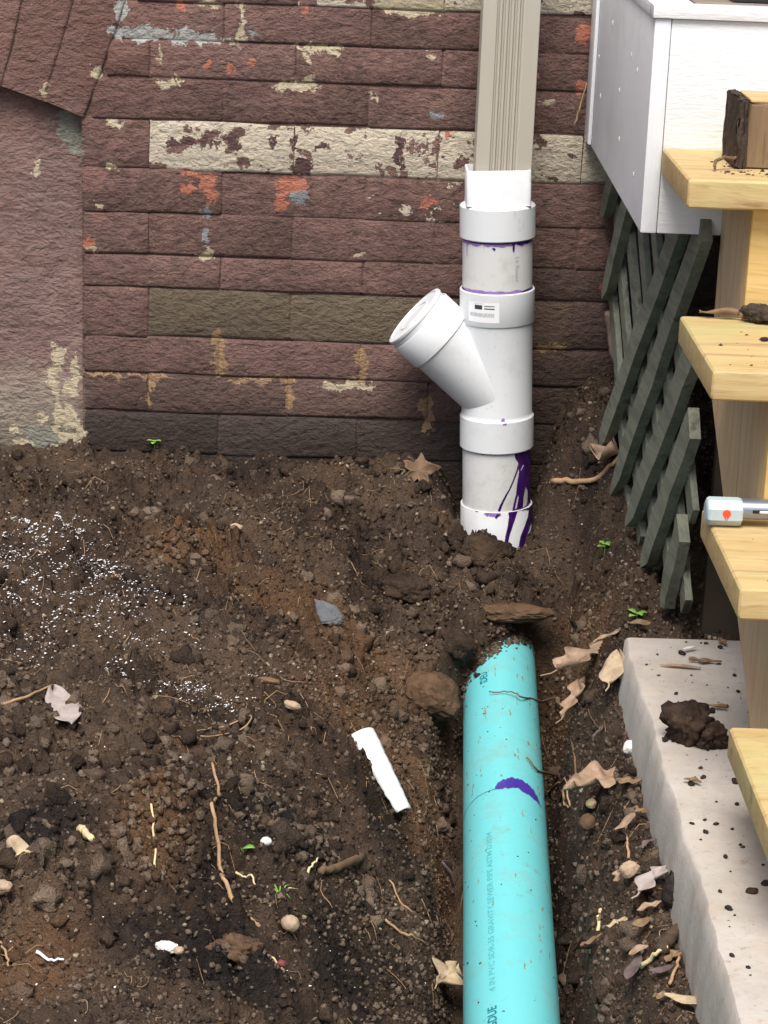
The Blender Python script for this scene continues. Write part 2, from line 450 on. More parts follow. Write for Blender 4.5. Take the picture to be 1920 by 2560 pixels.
        if kind in ('white', 'cream'): hsum = msk if hsum is None else mth(nt, 'MAXIMUM', hsum, msk)
    setc(nt, b, c)
    h = mth(nt, 'MULTIPLY', noise(nt, vscale(nt, P, (1, .3, 1.5)), 62, 6, 0.68), 0.95)
    h = mth(nt, 'ADD', h, mth(nt, 'MULTIPLY', n3, 0.16))
    h = mth(nt, 'ADD', h, mth(nt, 'MULTIPLY', mth(nt, 'SUBTRACT', FLK, mth(nt, 'MULTIPLY', saw, 0.085)), 1.7))
    h = mth(nt, 'SUBTRACT', h, mth(nt, 'MULTIPLY', pm, 0.12))
    bump(nt, b, h, 1.0, 0.024)
    return m
M_WALL = wall_material()

def soil_material(name, attr):
    m, nt, b = new_mat(name, 0.95, 0.12)
    P = pos(nt)
    n1 = noise(nt, P, 5, 4, 0.6); n2 = noise(nt, P, 22, 5, 0.65); n3 = noise(nt, P, 120, 4, 0.7)
    c = mix(nt, rng(nt, n1, 0.36, 0.66), srgb(60, 50, 44), srgb(103, 86, 72))
    c = mix(nt, rng(nt, n2, 0.50, 0.75, 0, 0.55), c, srgb(118, 93, 70))
    c = mix(nt, rng(nt, n2, 0.45, 0.25, 0, 0.65), c, srgb(28, 24, 23))
    c = mix(nt, rng(nt, n3, 0.55, 0.85, 0, 0.5), c, srgb(132, 114, 98))
    # clay: warmer where the subsoil was thrown up
    sx = nt.nodes.new('ShaderNodeSeparateXYZ'); nt.links.new(P, sx.inputs[0])
    acc = None
    for x, y, rx, ry in CLAY:
        d = nd(nt, 'VectorMath', 1, {'operation': 'LENGTH'}, i0=nd(nt, 'VectorMath', 0, {'operation': 'MULTIPLY'}, i0=vadd(nt, P, (-x, -y, 0)), i1=(1 / rx, 1 / ry, 0)))
        acc = d if acc is None else mth(nt, 'MINIMUM', acc, d)
    clay = mth(nt, 'MULTIPLY', rng(nt, mth(nt, 'ADD', acc, mth(nt, 'MULTIPLY', n2, 1.0)), 1.55, 0.8), rng(nt, n3, 0.3, 0.6, 0.45, 1.0))
    c = mix(nt, mth(nt, 'MULTIPLY', clay, 0.75), c, srgb(128, 96, 68))
    acc = None
    for x, y, rx, ry in DARK_SPOTS:
        d = nd(nt, 'VectorMath', 1, {'operation': 'LENGTH'}, i0=nd(nt, 'VectorMath', 0, {'operation': 'MULTIPLY'}, i0=vadd(nt, P, (-x, -y, 0)), i1=(1 / rx, 1 / ry, 0)))
        acc = d if acc is None else mth(nt, 'MINIMUM', acc, d)
    c = mix(nt, rng(nt, mth(nt, 'ADD', acc, mth(nt, 'MULTIPLY', n2, 1.2)), 1.65, 1.0, 0.0, 0.8), c, srgb(40, 37, 36))
    if attr:
        t = nd(nt, 'Attribute', 2, {'attribute_name': 'tone'})
        c = mix(nt, rng(nt, t, 0.0, 0.30, 0.5, 0.0), c, srgb(40, 35, 33))
        c = mix(nt, rng(nt, t, 0.40, 0.95, 0.0, 0.85), c, srgb(152, 134, 116))
        c = mix(nt, mth(nt, 'GREATER_THAN', t, 0.988), c, srgb(190, 174, 150))
    setc(nt, b, c)
    h = mth(nt, 'ADD', n3, mth(nt, 'MULTIPLY', noise(nt, P, 420, 3, 0.7), 0.5))
    bump(nt, b, h, 1.0, 0.012)
    return m
DARK_SPOTS = [(-0.047, 2.329, .06, .08), (0.011, 2.166, .07, .10), (-0.313, 2.187, .07, .10), (0.067, 2.573, .05, .12), (-0.100, 2.004, .12, .08), (0.259, 2.573, .05, .3)]  # humus clump and other darker soil patches, one long along the pipe
CLAY = [(-0.20, 3.03, .10, .10), (-0.189, 2.184, .055, .10), (-0.234, 2.972, .05, .06), (0.05, 2.75, .13, .14), (-0.02, 2.95, .2, .12), (0.34, 3.0, .06, .25), (-0.28, 1.95, .07, .10), (-0.05, 1.9, .06, .05), (0.10, 2.62, .10, .10)]
M_SOIL = soil_material('soil', False)
M_CRUMB = soil_material('soil_crumbs', True)

def plain(name, col, rough=0.6, spec=0.4, var=0.12, scale=30, bstr=0.0, bscale=200, dirt=None, dirt_amt=0.3, stretch=(1, 1, 1)):
    m, nt, b = new_mat(name, rough, spec)
    P = vscale(nt, obco(nt), stretch)
    n = noise(nt, P, scale, 5, 0.65)
    c = mix(nt, rng(nt, n, 0.3, 0.7), tuple(x * (1 - var) for x in col), tuple(min(1, x * (1 + var)) for x in col))
    if dirt:
        n2 = noise(nt, vadd(nt, P, (3.1, 1.7, 9.2)), scale * 0.6, 7, 0.72)
        c = mix(nt, rng(nt, n2, 0.58, 0.74, 0, dirt_amt), c, dirt)
    setc(nt, b, c)
    if bstr: bump(nt, b, noise(nt, P, bscale, 4, 0.65), bstr, 0.003)
    return m
def pvc(name, col, dirt, amt):
    m, nt, b = new_mat(name, 0.38, 0.45)
    P = pos(nt)
    n = noise(nt, P, 14, 6, 0.7); n2 = noise(nt, vadd(nt, P, (2, 5, 1)), 70, 5, 0.7)
    c = mix(nt, rng(nt, n, 0.52, 0.80, 0, amt), col, dirt)
    c = mix(nt, rng(nt, n2, 0.66, 0.74, 0, amt * 1.3), c, dirt)
    n4 = noise(nt, vscale(nt, vadd(nt, P, (1.3, 4.1, .7)), (1, 1, .35)), 30, 6, 0.75)
    c = mix(nt, rng(nt, n4, 0.60, 0.70, 0, amt * 0.9), c, tuple(v * .8 for v in dirt))
    n5 = noise(nt, vscale(nt, vadd(nt, P, (5.3, .1, 2.7)), (6, .6, 1)), 60, 3, 0.6)
    c = mix(nt, rng(nt, n5, 0.68, 0.73, 0, amt * 0.8), c, tuple(v * .85 for v in dirt))
    setc(nt, b, c)
    nt.links.new(rng(nt, n, 0.3, 0.7, 0.30, 0.55), b.inputs['Roughness'])
    b.inputs['Subsurface Weight'].default_value = 0.0
    bump(nt, b, noise(nt, P, 60, 3, 0.5), 0.06, 0.002)
    return m
M_PVC = pvc('white_pvc', (0.71, 0.73, 0.745), srgb(170, 163, 152), 0.42)
M_PVC2 = pvc('white_pvc_worn', (0.65, 0.655, 0.64), srgb(158, 148, 136), 0.6)
M_CYAN = pvc('teal_pvc', srgb(108, 198, 203), srgb(136, 152, 132), 0.6)
def primer():
    m, nt, b = new_mat('purple_primer', 0.3, 0.5)
    n = noise(nt, pos(nt), 40, 4, 0.6)
    setc(nt, b, mix(nt, rng(nt, n, 0.35, 0.68), srgb(40, 8, 72), srgb(74, 28, 120)))
    return m
M_PURPLE = primer()
M_LILAC = plain('thin_primer', srgb(150, 118, 182), 0.4, 0.4, 0.25, 60)
M_INK = plain('pipe_ink', srgb(28, 110, 122), 0.6, 0.2, 0.4, 300)
M_INKF = plain('pipe_ink_faded', srgb(82, 172, 178), 0.6, 0.2, 0.2, 300)
M_INKG = plain('grey_ink', srgb(176, 180, 180), 0.6, 0.2, 0.2, 300)
M_BLACKINK = plain('black_ink', srgb(60, 60, 72), 0.6, 0.2, 0.3, 300)
M_STICKER = plain('sticker_film', (0.82, 0.83, 0.84), 0.25, 0.5, 0.02, 50)
M_SPOUT = plain('painted_aluminium', srgb(178, 172, 158), 0.42, 0.5, 0.06, 8, dirt=srgb(170, 158, 138), dirt_amt=0.25, stretch=(1, 1, .2))

def wood(name, lo, hi, dark, ax=0, scale=9, knots=True, green=0.0):
    """sawn board, grain along local axis ax"""
    m, nt, b = new_mat(name, 0.72, 0.25)
    st = [7.0, 7.0, 7.0]; st[ax] = 0.45
    P = obco(nt)
    warp = vscale(nt, noise(nt, P, 3.5, 2, 0.5, out=1), (0.05, 0.05, 0.05))
    Q = vscale(nt, vadd(nt, P, warp), tuple(st))
    w = nd(nt, 'TexNoise', 0, None, Vector=Q, Scale=scale, Detail=6.0, Roughness=0.6)
    fine = nd(nt, 'TexNoise', 0, None, Vector=vscale(nt, Q, (1, 1, 1)), Scale=scale * 6.0, Detail=3.0, Roughness=0.6)
    broad = noise(nt, P, 6, 4, 0.6)
    c = mix(nt, rng(nt, w, 0.36, 0.64), lo, hi)
    c = mix(nt, rng(nt, w, 0.56, 0.70, 0, 0.85), c, dark)
    c = mix(nt, rng(nt, fine, 0.52, 0.78, 0, 0.55), c, dark)
    if green: c = mix(nt, rng(nt, broad, 0.45, 0.65, 0, green), c, srgb(176, 176, 120))
    setc(nt, b, c)
    bump(nt, b, mth(nt, 'ADD', w, mth(nt, 'MULTIPLY', fine, 0.5)), 0.35, 0.003)
    return m
M_TREAD = wood('treated_pine', srgb(182, 154, 104), srgb(200, 177, 130), srgb(138, 104, 62), 0, 5, green=0.6)
M_RISER = wood('yellow_pine', srgb(206, 172, 108), srgb(218, 190, 132), srgb(178, 134, 72), 0, 4)
M_STRING = wood('brown_treated_pine', srgb(200, 172, 132), srgb(216, 192, 156), srgb(164, 134, 100), 2, 6)
M_SLAT = wood('weathered_lattice', srgb(104, 108, 95), srgb(138, 140, 123), srgb(74, 76, 66), 1, 7)
M_DECK = wood('grey_deck_board', srgb(120, 112, 100), srgb(150, 142, 128), srgb(90, 82, 72), 0, 6)
M_WHITE = plain('white_paint', (0.75, 0.755, 0.76), 0.5, 0.4, 0.04, 12, 0.35, 70, dirt=srgb(204, 199, 190), dirt_amt=0.6, stretch=(.6, .6, 3))
M_WHITE2 = plain('white_paint_side', (0.75, 0.76, 0.78), 0.45, 0.4, 0.04, 9, 0.3, 60, dirt=srgb(196, 193, 188), dirt_amt=0.6, stretch=(3, .6, .6))
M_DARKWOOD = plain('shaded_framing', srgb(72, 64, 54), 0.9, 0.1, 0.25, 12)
M_BLOCK = wood('dirty_offcut', srgb(112, 92, 70), srgb(142, 118, 90), srgb(66, 54, 44), 2, 6)
M_BLOCKD = plain('bark_and_soil', srgb(70, 60, 52), 0.95, 0.1, 0.5, 70, 0.8, 120, dirt=srgb(120, 108, 96), dirt_amt=0.8)
M_BLOCKTOP = wood('sawn_pine_end', srgb(196, 160, 112), srgb(214, 182, 136), srgb(160, 120, 76), 0, 5)
M_TOOL = plain('grey_tool_plastic', srgb(176, 190, 194), 0.4, 0.5, 0.06, 40)
M_TOOLM = plain('brushed_metal', srgb(150, 160, 172), 0.32, 0.6, 0.06, 20); M_TOOLM.node_tree.nodes['Principled BSDF'].inputs['Metallic'].default_value = 0.75
M_RED = plain('orange_paint', srgb(226, 82, 40), 0.5, 0.4, 0.08, 60)
M_BLACK = plain('black_metal', (0.012, 0.012, 0.014), 0.4, 0.4, 0.1, 30)
M_CLOD = plain('wet_clod', srgb(62, 50, 42), 0.95, 0.15, 0.5, 60, 0.9, 150, dirt=srgb(104, 84, 66), dirt_amt=0.8)
def concrete():
    m, nt, b = new_mat('concrete', 0.9, 0.2)
    P = pos(nt)
    n1 = noise(nt, P, 10, 6, 0.65); n2 = noise(nt, P, 140, 4, 0.7); n3 = noise(nt, vadd(nt, P, (4, 2, 1)), 55, 6, 0.7)
    c = mix(nt, rng(nt, n1, 0.35, 0.68), srgb(170, 162, 152), srgb(190, 184, 176))
    c = mix(nt, rng(nt, n2, 0.56, 0.72, 0, 0.55), c, srgb(150, 136, 126))
    c = mix(nt, rng(nt, n3, 0.62, 0.70, 0, 0.6), c, srgb(140, 120, 108))
    c = mix(nt, rng(nt, noise(nt, P, 26, 5, 0.6), 0.55, 0.75, 0, 0.4), c, srgb(196, 176, 148))
    setc(nt, b, c)
    bump(nt, b, mth(nt, 'ADD', n2, n3), 0.25, 0.003)
    return m
M_CONC = concrete()

# ------------------------------------------------------------------ ground
def axis(lo, f0, f1, hi, step):
    fine = np.arange(f0, f1, step)
    a = f0 - np.geomspace(0.02, f0 - lo, 16)[::-1]
    b = f1 + np.geomspace(0.02, hi - f1, 16)
    return np.concatenate([a, fine, b])
gx = axis(-40, -0.70, 0.60, 40, 0.0031)
gy = np.concatenate([1.50 - np.geomspace(0.02, 40, 18)[::-1], np.arange(1.50, 3.575, 0.0031)])
GX, GY = np.meshgrid(gx, gy)
near = sstep(1.3, 0.9, np.abs(GX)) * sstep(0.9, 1.3, GY)
GZ = H(GX, GY) * near - 0.085 * (1 - near) + detail(GX, GY) * near
# keep the soil off the pipe
_d = np.abs(GX - pipe_x(GY))
under = (_d < 0.0535) & (GY < 3.05)
nx, ny = len(gx), len(gy)
idx = np.arange(nx * ny).reshape(ny, nx)
Fq = np.stack([idx[:-1, :-1], idx[:-1, 1:], idx[1:, 1:], idx[1:, :-1]], -1).reshape(-1, 4)
me = big_mesh('ground', np.stack([GX, GY, GZ], -1).reshape(-1, 3), Fq, M_SOIL)
me.polygons.foreach_set('use_smooth', np.ones(len(Fq), bool))
gr = link('ground', me, None, 'structure'); gr['label'] = 'dug over dark brown soil with a pipe trench'; gr['category'] = 'ground'

# ---- crumbs: uncountable small lumps of soil lying all over the dig
def crumb_base(k, sub=1):
    bm = bmesh.new(); bmesh.ops.create_icosphere(bm, subdivisions=sub, radius=1.0)
    rr = random.Random(100 + k)
    o3 = Vector((k * 2.3, k * 5.1, 1.7))
    for v in bm.verts: v.co *= rr.uniform(0.55, 1.25) if sub == 1 else (1 + .8 * mnoise.noise(v.co * 1.5 + o3) + .5 * mnoise.noise(v.co * 3.4 + o3)) * rr.uniform(.86, 1.14)
    V = np.array([v.co[:] for v in bm.verts]); F = np.array([[v.index for v in f.verts] for f in bm.faces]); bm.free()
    return V, F
def scatter(n, seed, pick, size, sink, name, mat, label, squash=(0.6, 1.0), sub=1):
    g = np.random.default_rng(seed)
    x, y, tone_bias = pick(g, n)
    s = size(g, len(x))
    z = H(x, y) + detail(x, y)
    keep = ~((np.abs(x - pipe_x(y)) < 0.056 + s) & (y < 3.025 + 0.145 * sstep(-.05, .05, x - pipe_x(y)))) & ~((x > 0.362 - s) & (y < 2.70 + s))
    keep &= ~(((x - 0.247) ** 2 + (y - 3.435) ** 2) < (0.058 + s) ** 2) & (y < 3.522 - s)
    x, y, z, s, tone_bias = x[keep], y[keep], z[keep], s[keep], tone_bias[keep]
    n = len(x)
    bases = [crumb_base(k, sub) for k in range(9)]
    Vs, Fs, Ts, off = [], [], [], 0
    which = g.integers(0, 9, n)
    for k in range(9):
        sel = np.where(which == k)[0]
        V, F = bases[k]
        q = g.normal(size=(len(sel), 4)); q /= np.linalg.norm(q, axis=1)[:, None]
        a, b_, c_, d_ = q.T
        Rm = np.stack([1 - 2 * (c_**2 + d_**2), 2 * (b_*c_ - a*d_), 2 * (b_*d_ + a*c_), 2 * (b_*c_ + a*d_), 1 - 2 * (b_**2 + d_**2), 2 * (c_*d_ - a*b_), 2 * (b_*d_ - a*c_), 2 * (c_*d_ + a*b_), 1 - 2 * (b_**2 + c_**2)], -1).reshape(-1, 3, 3)
        an = np.stack([g.uniform(.75, 1.25, len(sel)), g.uniform(.7, 1.1, len(sel)), g.uniform(squash[0], squash[1], len(sel))], -1)
        W = np.einsum('nij,nvj->nvi', Rm, V[None] * an[:, None, :]) * s[sel][:, None, None]
        W += np.stack([x[sel], y[sel], z[sel] + s[sel] * sink], -1)[:, None, :]
        Vs.append(W.reshape(-1, 3)); m_ = len(sel)
        Fs.append((F[None] + (np.arange(m_) * len(V))[:, None, None] + off).reshape(-1, 3)); off += m_ * len(V)
        Ts.append(np.repeat(np.where(tone_bias[sel] > .14, np.clip(g.uniform(0, .9, m_), 0, .95), np.clip(g.uniform(0, 1, m_) + tone_bias[sel] * (g.random(m_) < .9), 0, 1)), len(V)))
    me = big_mesh(name, np.concatenate(Vs), np.concatenate(Fs), mat)
    at = me.attributes.new('tone', 'FLOAT', 'POINT'); at.data.foreach_set('value', np.concatenate(Ts).astype(np.float32))
    o = link(name, me, None, 'stuff'); o['label'] = label; o['category'] = 'soil'
    return o
def pick_all(g, n):
    y = 1.5 + 2.05 * g.random(n) ** 1.0; x = g.uniform(-0.72, 0.6, n)
    keep = g.random(n) < 0.55 + 0.45 * sstep(-0.3, 0.25, pnoise(x * 6, y * 6, 41))
    x, y = x[keep], y[keep]
    return x, y, 0.12 * pnoise(x * 7, y * 7, 44)
scatter(105000, 1, pick_all, lambda g, n: 0.0011 + 0.0032 * g.random(n) ** 2.4, 0.25, 'soil_crumbs', M_CRUMB, 'loose small crumbs of dark soil all over the dig')
def pick_big(g, n):
    y = g.uniform(1.5, 3.5, n); x = g.uniform(-0.72, 0.5, n)
    keep = g.random(n) < sstep(-0.15, 0.35, pnoise(x * 4, y * 4, 51)) * 0.9 + 0.06
    x, y = x[keep], y[keep]
    return x, y, -0.1 + 0.0 * x
scatter(7500, 2, pick_big, lambda g, n: 0.0040 + 0.0100 * g.random(n) ** 3, 0.10, 'soil_lumps', M_CRUMB, 'coarser broken lumps of soil among the crumbs', sub=2)

def pick_ball(g, n):
    x = np.concatenate([g.normal(cx, sx, m) for cx, cy, sx, sy, m in BALLS]); y = np.concatenate([g.normal(cy, sy, m) for cx, cy, sx, sy, m in BALLS])
    return x, y, 0.15 + 0.0 * x
BALLS = [(-0.188, 2.179, .030, .040, 700), (-0.234, 2.972, .035, .03, 420), (-0.047, 2.329, .035, .03, 450), (-0.088, 2.014, .018, .012, 120)]
scatter(0, 3, pick_ball, lambda g, n: 0.0022 + 0.0050 * g.random(n) ** 2, 0.4, 'clay_crumbs', M_CRUMB, 'heaped crumbs of orange clay and black humus')

def pick_bank(g, n):
    y = g.uniform(1.5, 3.2, n); side = g.random(n) < .6
    x = pipe_x(y) + np.where(side, -0.058 - np.abs(g.normal(0, .10, n)), 0.058 + .10 * g.random(n))
    return x, y, 0.05 * pnoise(x * 9, y * 9, 47)
scatter(12000, 4, pick_bank, lambda g, n: 0.0012 + 0.0040 * g.random(n) ** 2.6, 0.3, 'bank_crumbs', M_CRUMB, 'crumbled soil lying on the trench banks')
M_VIOLET = plain('violet_primer', srgb(70, 50, 150), 0.35, 0.45, 0.25, 40)

def pick_fill(g, n):
    x = pipe_x(3.1) + g.uniform(-.075, .06, n); px_ = pipe_x(3.1)
    y = 3.035 + 0.135 * np.clip((x - (px_ - 0.05)) / 0.1, -.6, 1.0) + g.normal(0.016, .015, n)
    return x, y, 0.0 * x - .02
def stuck(n, seed, pick, size, name, label):
    """crumbs resting on the crown of the pipe or on the soil lip beside it"""
    g = np.random.default_rng(seed); x, y, _ = pick(g, n); n = len(x); s = size(g, n)
    d = np.clip(np.abs(x - pipe_x(y)), 0, .0534); on = np.abs(x - pipe_x(y)) < .0535
    z = np.maximum(H(x, y) + detail(x, y), np.where(on, pipe_z(y) + np.sqrt(.0535 ** 2 - d * d), -9)) + .25 * s
    Vs, Fs, Ts, off = [], [], [], 0
    for k in range(n):
        V, F = crumb_base(int(g.integers(0, 9))); a = g.uniform(0, 6.28)
        W = V * s[k] * np.array([1.1, .9, .7]); W = np.stack([W[:, 0] * np.cos(a) - W[:, 1] * np.sin(a), W[:, 0] * np.sin(a) + W[:, 1] * np.cos(a), W[:, 2]], -1)
        Vs.append(W + np.array([x[k], y[k], z[k]])); Fs.append(F + off); off += len(V); Ts.append(np.full(len(V), g.uniform(0, .85)))
    me = big_mesh(name, np.concatenate(Vs), np.concatenate(Fs), M_CRUMB)
    at = me.attributes.new('tone', 'FLOAT', 'POINT'); at.data.foreach_set('value', np.concatenate(Ts).astype(np.float32))
    o = link(name, me, None, 'stuff'); o['label'] = label; o['category'] = 'soil'
stuck(520, 8, pick_fill, lambda g, n: .0014 + .0048 * g.random(n) ** 2, 'lip_crumbs', 'ragged soil crumbs where the teal pipe dives under the fill')
def pick_pipe(g, n):
    y = 1.6 + 1.5 * g.random(n) ** .6; sd = np.where(g.random(n) < .5, -1, 1)
    x = pipe_x(y) + np.where(g.random(n) < .6, sd * (.0535 - .018 * g.random(n) ** 2), g.uniform(-.05, .05, n))
    return x, y, 0 * x
stuck(230, 9, pick_pipe, lambda g, n: .0004 + .0016 * g.random(n) ** 4, 'pipe_grit', 'grit and soil specks sticking to the teal pipe')
# ------------------------------------------------------------------ brick wall
WALL_Y = 3.53
wall = thing('brick_wall', 'old brick house wall with flaking brown paint and cream bare patches', 'wall', (0.2, WALL_Y, 0))
WL = Matrix.Translation((-0.2, -WALL_Y, 0))
def brick_mesh(seed, bev=0.034):
    rr = random.Random(seed)
    xs = [-.5, -.5 + .016, -.2, .12, .5 - .016, .5]; zs = [-.5, -.5 + .07, .5 - .07, .5]
    V, F = [], []
    nxx, nz = len(xs), len(zs)
    for j, z in enumerate(zs):
        for i, x in enumerate(xs):
            edge = i in (0, nxx - 1) or j in (0, nz - 1)
            y = (bev + rr.uniform(-.4, .7) * bev) if edge else rr.uniform(-.03, .03)
            V.append((x + (rr.uniform(-.008, .008) if 0 < i < nxx - 1 else rr.uniform(-.006, .006)), y, z + rr.uniform(-.022, .022)))
    for j in range(nz - 1):
        for i in range(nxx - 1):
            a = j * nxx + i
            F.append((a, a + 1, a + nxx + 1, a + nxx))
    ring = [i for i in range(nxx)] + [j * nxx + nxx - 1 for j in range(1, nz)] + [(nz - 1) * nxx + i for i in range(nxx - 2, -1, -1)] + [j * nxx for j in range(nz - 2, 0, -1)]
    base = len(V)
    for r_ in ring: V.append((V[r_][0], 1.0, V[r_][2]))
    n = len(ring)
    for k in range(n):
        F.append((ring[k], base + k, base + (k + 1) % n, ring[(k + 1) % n]))
    me = bpy.data.meshes.new('brick'); me.from_pydata(V, [], F); me.materials.append(M_WALL)
    me.polygons.foreach_set('use_smooth', [True] * len(me.polygons))
    return me
BR = [brick_mesh(40 + k) for k in range(14)]
BRF = [brick_mesh(70 + k, 0.010) for k in range(6)]
def brick(x0, x1, z0, z1, y=WALL_Y, rot=0.0, col=(0, 0, 0), depth=0.05, centre=None, flat=False):
    o = link('brick', R.choice(BRF if flat else BR), wall)
    cx, cz = centre or ((x0 + x1) / 2, (z0 + z1) / 2)
    if centre is None and not flat: cz += R.uniform(-.0012, .0012); z1 += R.uniform(-.001, .0026)
    o.matrix_local = WL @ Matrix.Translation((cx, y + R.uniform(-.0016, .0016), cz)) @ Matrix.Rotation(rot + R.uniform(-.004, .004), 4, 'Y') @ Matrix.Diagonal(((x1 - x0), depth, (z1 - z0), 1))
    o.color = (col[0], col[1], col[2], 1.0)
    return o
ZL = [0.7177, 0.6597, 0.6024, 0.5384, 0.4618, 0.3937, 0.3274, 0.275, 0.1963, 0.1363, 0.0729, 0.0056]
ZL = [ZL[0] + 0.0635 * k for k in range(6, 0, -1)] + ZL + [-0.0585, -0.122]
AC = (-0.9, -0.726); AR = 1.354
def skew(z): return -0.414 + 0.3845 * (z - 0.538)
G = 0.0020
for i in range(len(ZL) - 1):
    z1, z0 = ZL[i] - G / 2, ZL[i + 1] + G / 2
    row = i - 6                                     # 0 is the course whose top is z=.7177
    off = -0.2 if row % 2 == 0 else -0.313
    lo = -0.414
    if z1 > 0.55: lo = skew((z0 + z1) / 2) if z1 < 0.86 else -1.15
    xs = [off + 0.2236 * k for k in range(-5, 9)]
    edges = [lo] + [x for x in xs if x > lo + 0.035] + [1.62]
    GV = 0.0010 if row == 3 else G * .8
    for a, b_ in zip(edges[:-1], edges[1:]):
        peel = dark = olive = 0.0
        cx = (a + b_) / 2
        if row == 3 and cx > -0.31: peel = 0.98 if cx < 0.2 else 1.0
        if row == 4 and 0.05 < cx < 0.2: peel = 0.25
        if row == -1 and cx > 0.02: peel = 1.0
        if row == 7 and -0.32 < cx < 0.11: olive = 1.0
        if row == 7 and 0.11 < cx < 0.3: olive = 0.5
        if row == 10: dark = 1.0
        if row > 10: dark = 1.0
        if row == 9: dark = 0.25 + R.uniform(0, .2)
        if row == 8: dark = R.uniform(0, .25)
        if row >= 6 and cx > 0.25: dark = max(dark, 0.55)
        brick(a + GV / 2, b_ - GV / 2, z0, z1, col=(peel, dark, olive))
# blocked opening left of the jamb: one coat of render a little behind the face
def infill():
    xs = np.linspace(-1.25, -0.4145, 90); zs = np.linspace(-0.12, 0.64, 84)
    Xg, Zg = np.meshgrid(xs, zs)
    Yg = WALL_Y + 0.026 + .0045 * pnoise(Xg * 7, Zg * 7, 81) + .002 * pnoise(Xg * 22, Zg * 22, 82)
    for zl in (0.196, 0.128): Yg = Yg + .0025 * np.exp(-((Zg - zl - .004 * pnoise(Xg * 9, Zg * 0, 83)) / .0028) ** 2)
    Yg = Yg - .010 * sstep(-0.45, -0.418, Xg) * sstep(0.30, 0.10, Zg)
    V = np.stack([Xg - 0.2, Yg - WALL_Y, Zg], -1).reshape(-1, 3)
    id_ = np.arange(V.shape[0]).reshape(Xg.shape)
    F = np.stack([id_[:-1, :-1], id_[:-1, 1:], id_[1:, 1:], id_[1:, :-1]], -1).reshape(-1, 4)
    me = big_mesh('infill_panel', V, F, M_WALL); me.polygons.foreach_set('use_smooth', np.ones(len(F), bool))
    o = link('infill_panel', me, wall); o.color = (0, 0, 0, 1); o['label'] = 'faded grey pink rendered panel under the arch'
infill()
for k in range(15):                                 # bricks of the flat arch, set on end
    th = rad(-21.0) + (k + 0.5) * rad(42.0) / 15
    rc = AR + 0.108
    brick(0, 0.213, 0, AR * rad(42.0) / 15 - 0.0002, rot=th - math.pi / 2, col=(0, 0, 0), centre=(AC[0] + rc * math.sin(th), AC[1] + rc * math.cos(th)), flat=True)
# mortar bed and the rest of the wall behind the bricks
def prism(name, poly, y0, y1, mat, parent):
    V = [(x, y0, z) for x, z in poly] + [(x, y1, z) for x, z in poly]; n = len(poly)
    F = [tuple(range(n)), tuple(range(2 * n - 1, n - 1, -1))] + [(i, n + i, n + (i + 1) % n, (i + 1) % n) for i in range(n)]
    o = mesh_obj(name, V, F, mat, parent, smooth=False); o.matrix_local = WL
    bm = bmesh.new(); bm.from_mesh(o.data); bmesh.ops.recalc_face_normals(bm, faces=bm.faces[:]); bm.to_mesh(o.data); bm.free()
    return o
M_PLAINWALL = M_WALL
prism('mortar_bed', [(-0.417, -0.3), (7, -0.3), (7, 5.5), (-0.417, 5.5)], WALL_Y + 0.0032, WALL_Y + 0.3, M_WALL, wall).color = (0, .1, 0, 1)
arc = [(AC[0] + (AR + .004) * math.sin(rad(a)), AC[1] + (AR + .004) * math.cos(rad(a))) for a in np.linspace(21, -21, 20)]
prism('mortar_bed', arc + [(-7, 0.55), (-7, 5.5), (-0.4172, 5.5), (-0.4172, .56)], WALL_Y + 0.0035, WALL_Y + 0.3, M_WALL, wall).color = (0, .1, 0, 1)
prism('mortar_bed', [(-7, -0.3), (-0.4172, -0.3), (-0.4172, 0.548), (-7, 0.548)], WALL_Y + 0.0450, WALL_Y + 0.299, M_WALL, wall).color = (0, .1, 0, 1)
prism('mortar_bed', [(-1.3, 0.5482), (-0.4174, 0.5482), (-0.4174, 0.66), (-1.3, 0.66)], WALL_Y + 0.0452, WALL_Y + 0.298, M_WALL, wall).color = (0, .1, 0, 1)

# ------------------------------------------------------------------ white drain stack
def ax_pt(z): return Vector((0.2448 - 0.0476 * z, 3.435, z))
AX = (ax_pt(1) - ax_pt(0)).normalized()
SM = frame_mat(ax_pt(0), AX)                                   # local z is the height along the stack
stack = thing('drain_stack', 'white plastic drain stack with wye, purple primer runs and capped branch', 'drain pipe', tuple(ax_pt(-0.1)))
SI = Matrix.Translation(-ax_pt(-0.1))
def stack_part(name, prof, mat, parent=None, n=72):
    V, F = lathe(prof, n)
    return sharp_obj(name, xf(V, SI @ SM), F, mat, parent or stack)
RP, RH = 0.0535, 0.0576
def hub(z0, z1): return [(RP - .002, z0 - .0005), (RH - .0012, z0), (RH, z0 + .0014), (RH, z1 - .0014), (RH - .0010, z1), (RP + .0016, z1), (RP + .0010, z1 - .004), (RP - .003, z1 - .006)]
adapter = stack_part('adapter', [(0.001, .4485), (.050, .4475), (RH - .0015, .4445), (RH, .4425), (RH, .396), (RH - .0012, .3945), (RP, .3940), (RP - .003, .397)], M_PVC)
def rrect(w, d, r, z, n=5, cx=0.0, cy=0.0):
    out = []
    for sx, sy, a0 in ((1, 1, 0), (-1, 1, 90), (-1, -1, 180), (1, -1, 270)):
        for k in range(n):
            a = rad(a0 + 90 * k / (n - 1))
            out.append((cx + sx * (w / 2 - r) + r * math.cos(a), cy + sy * (d / 2 - r) + r * math.sin(a), z))
    return out
def loops_mesh(loops):
    V = [p for l in loops for p in l]; n = len(loops[0]); F = []
    for j in range(len(loops) - 1):
        for i in range(n): F.append((j * n + i, j * n + (i + 1) % n, (j + 1) * n + (i + 1) % n, (j + 1) * n + i))
    return V, F
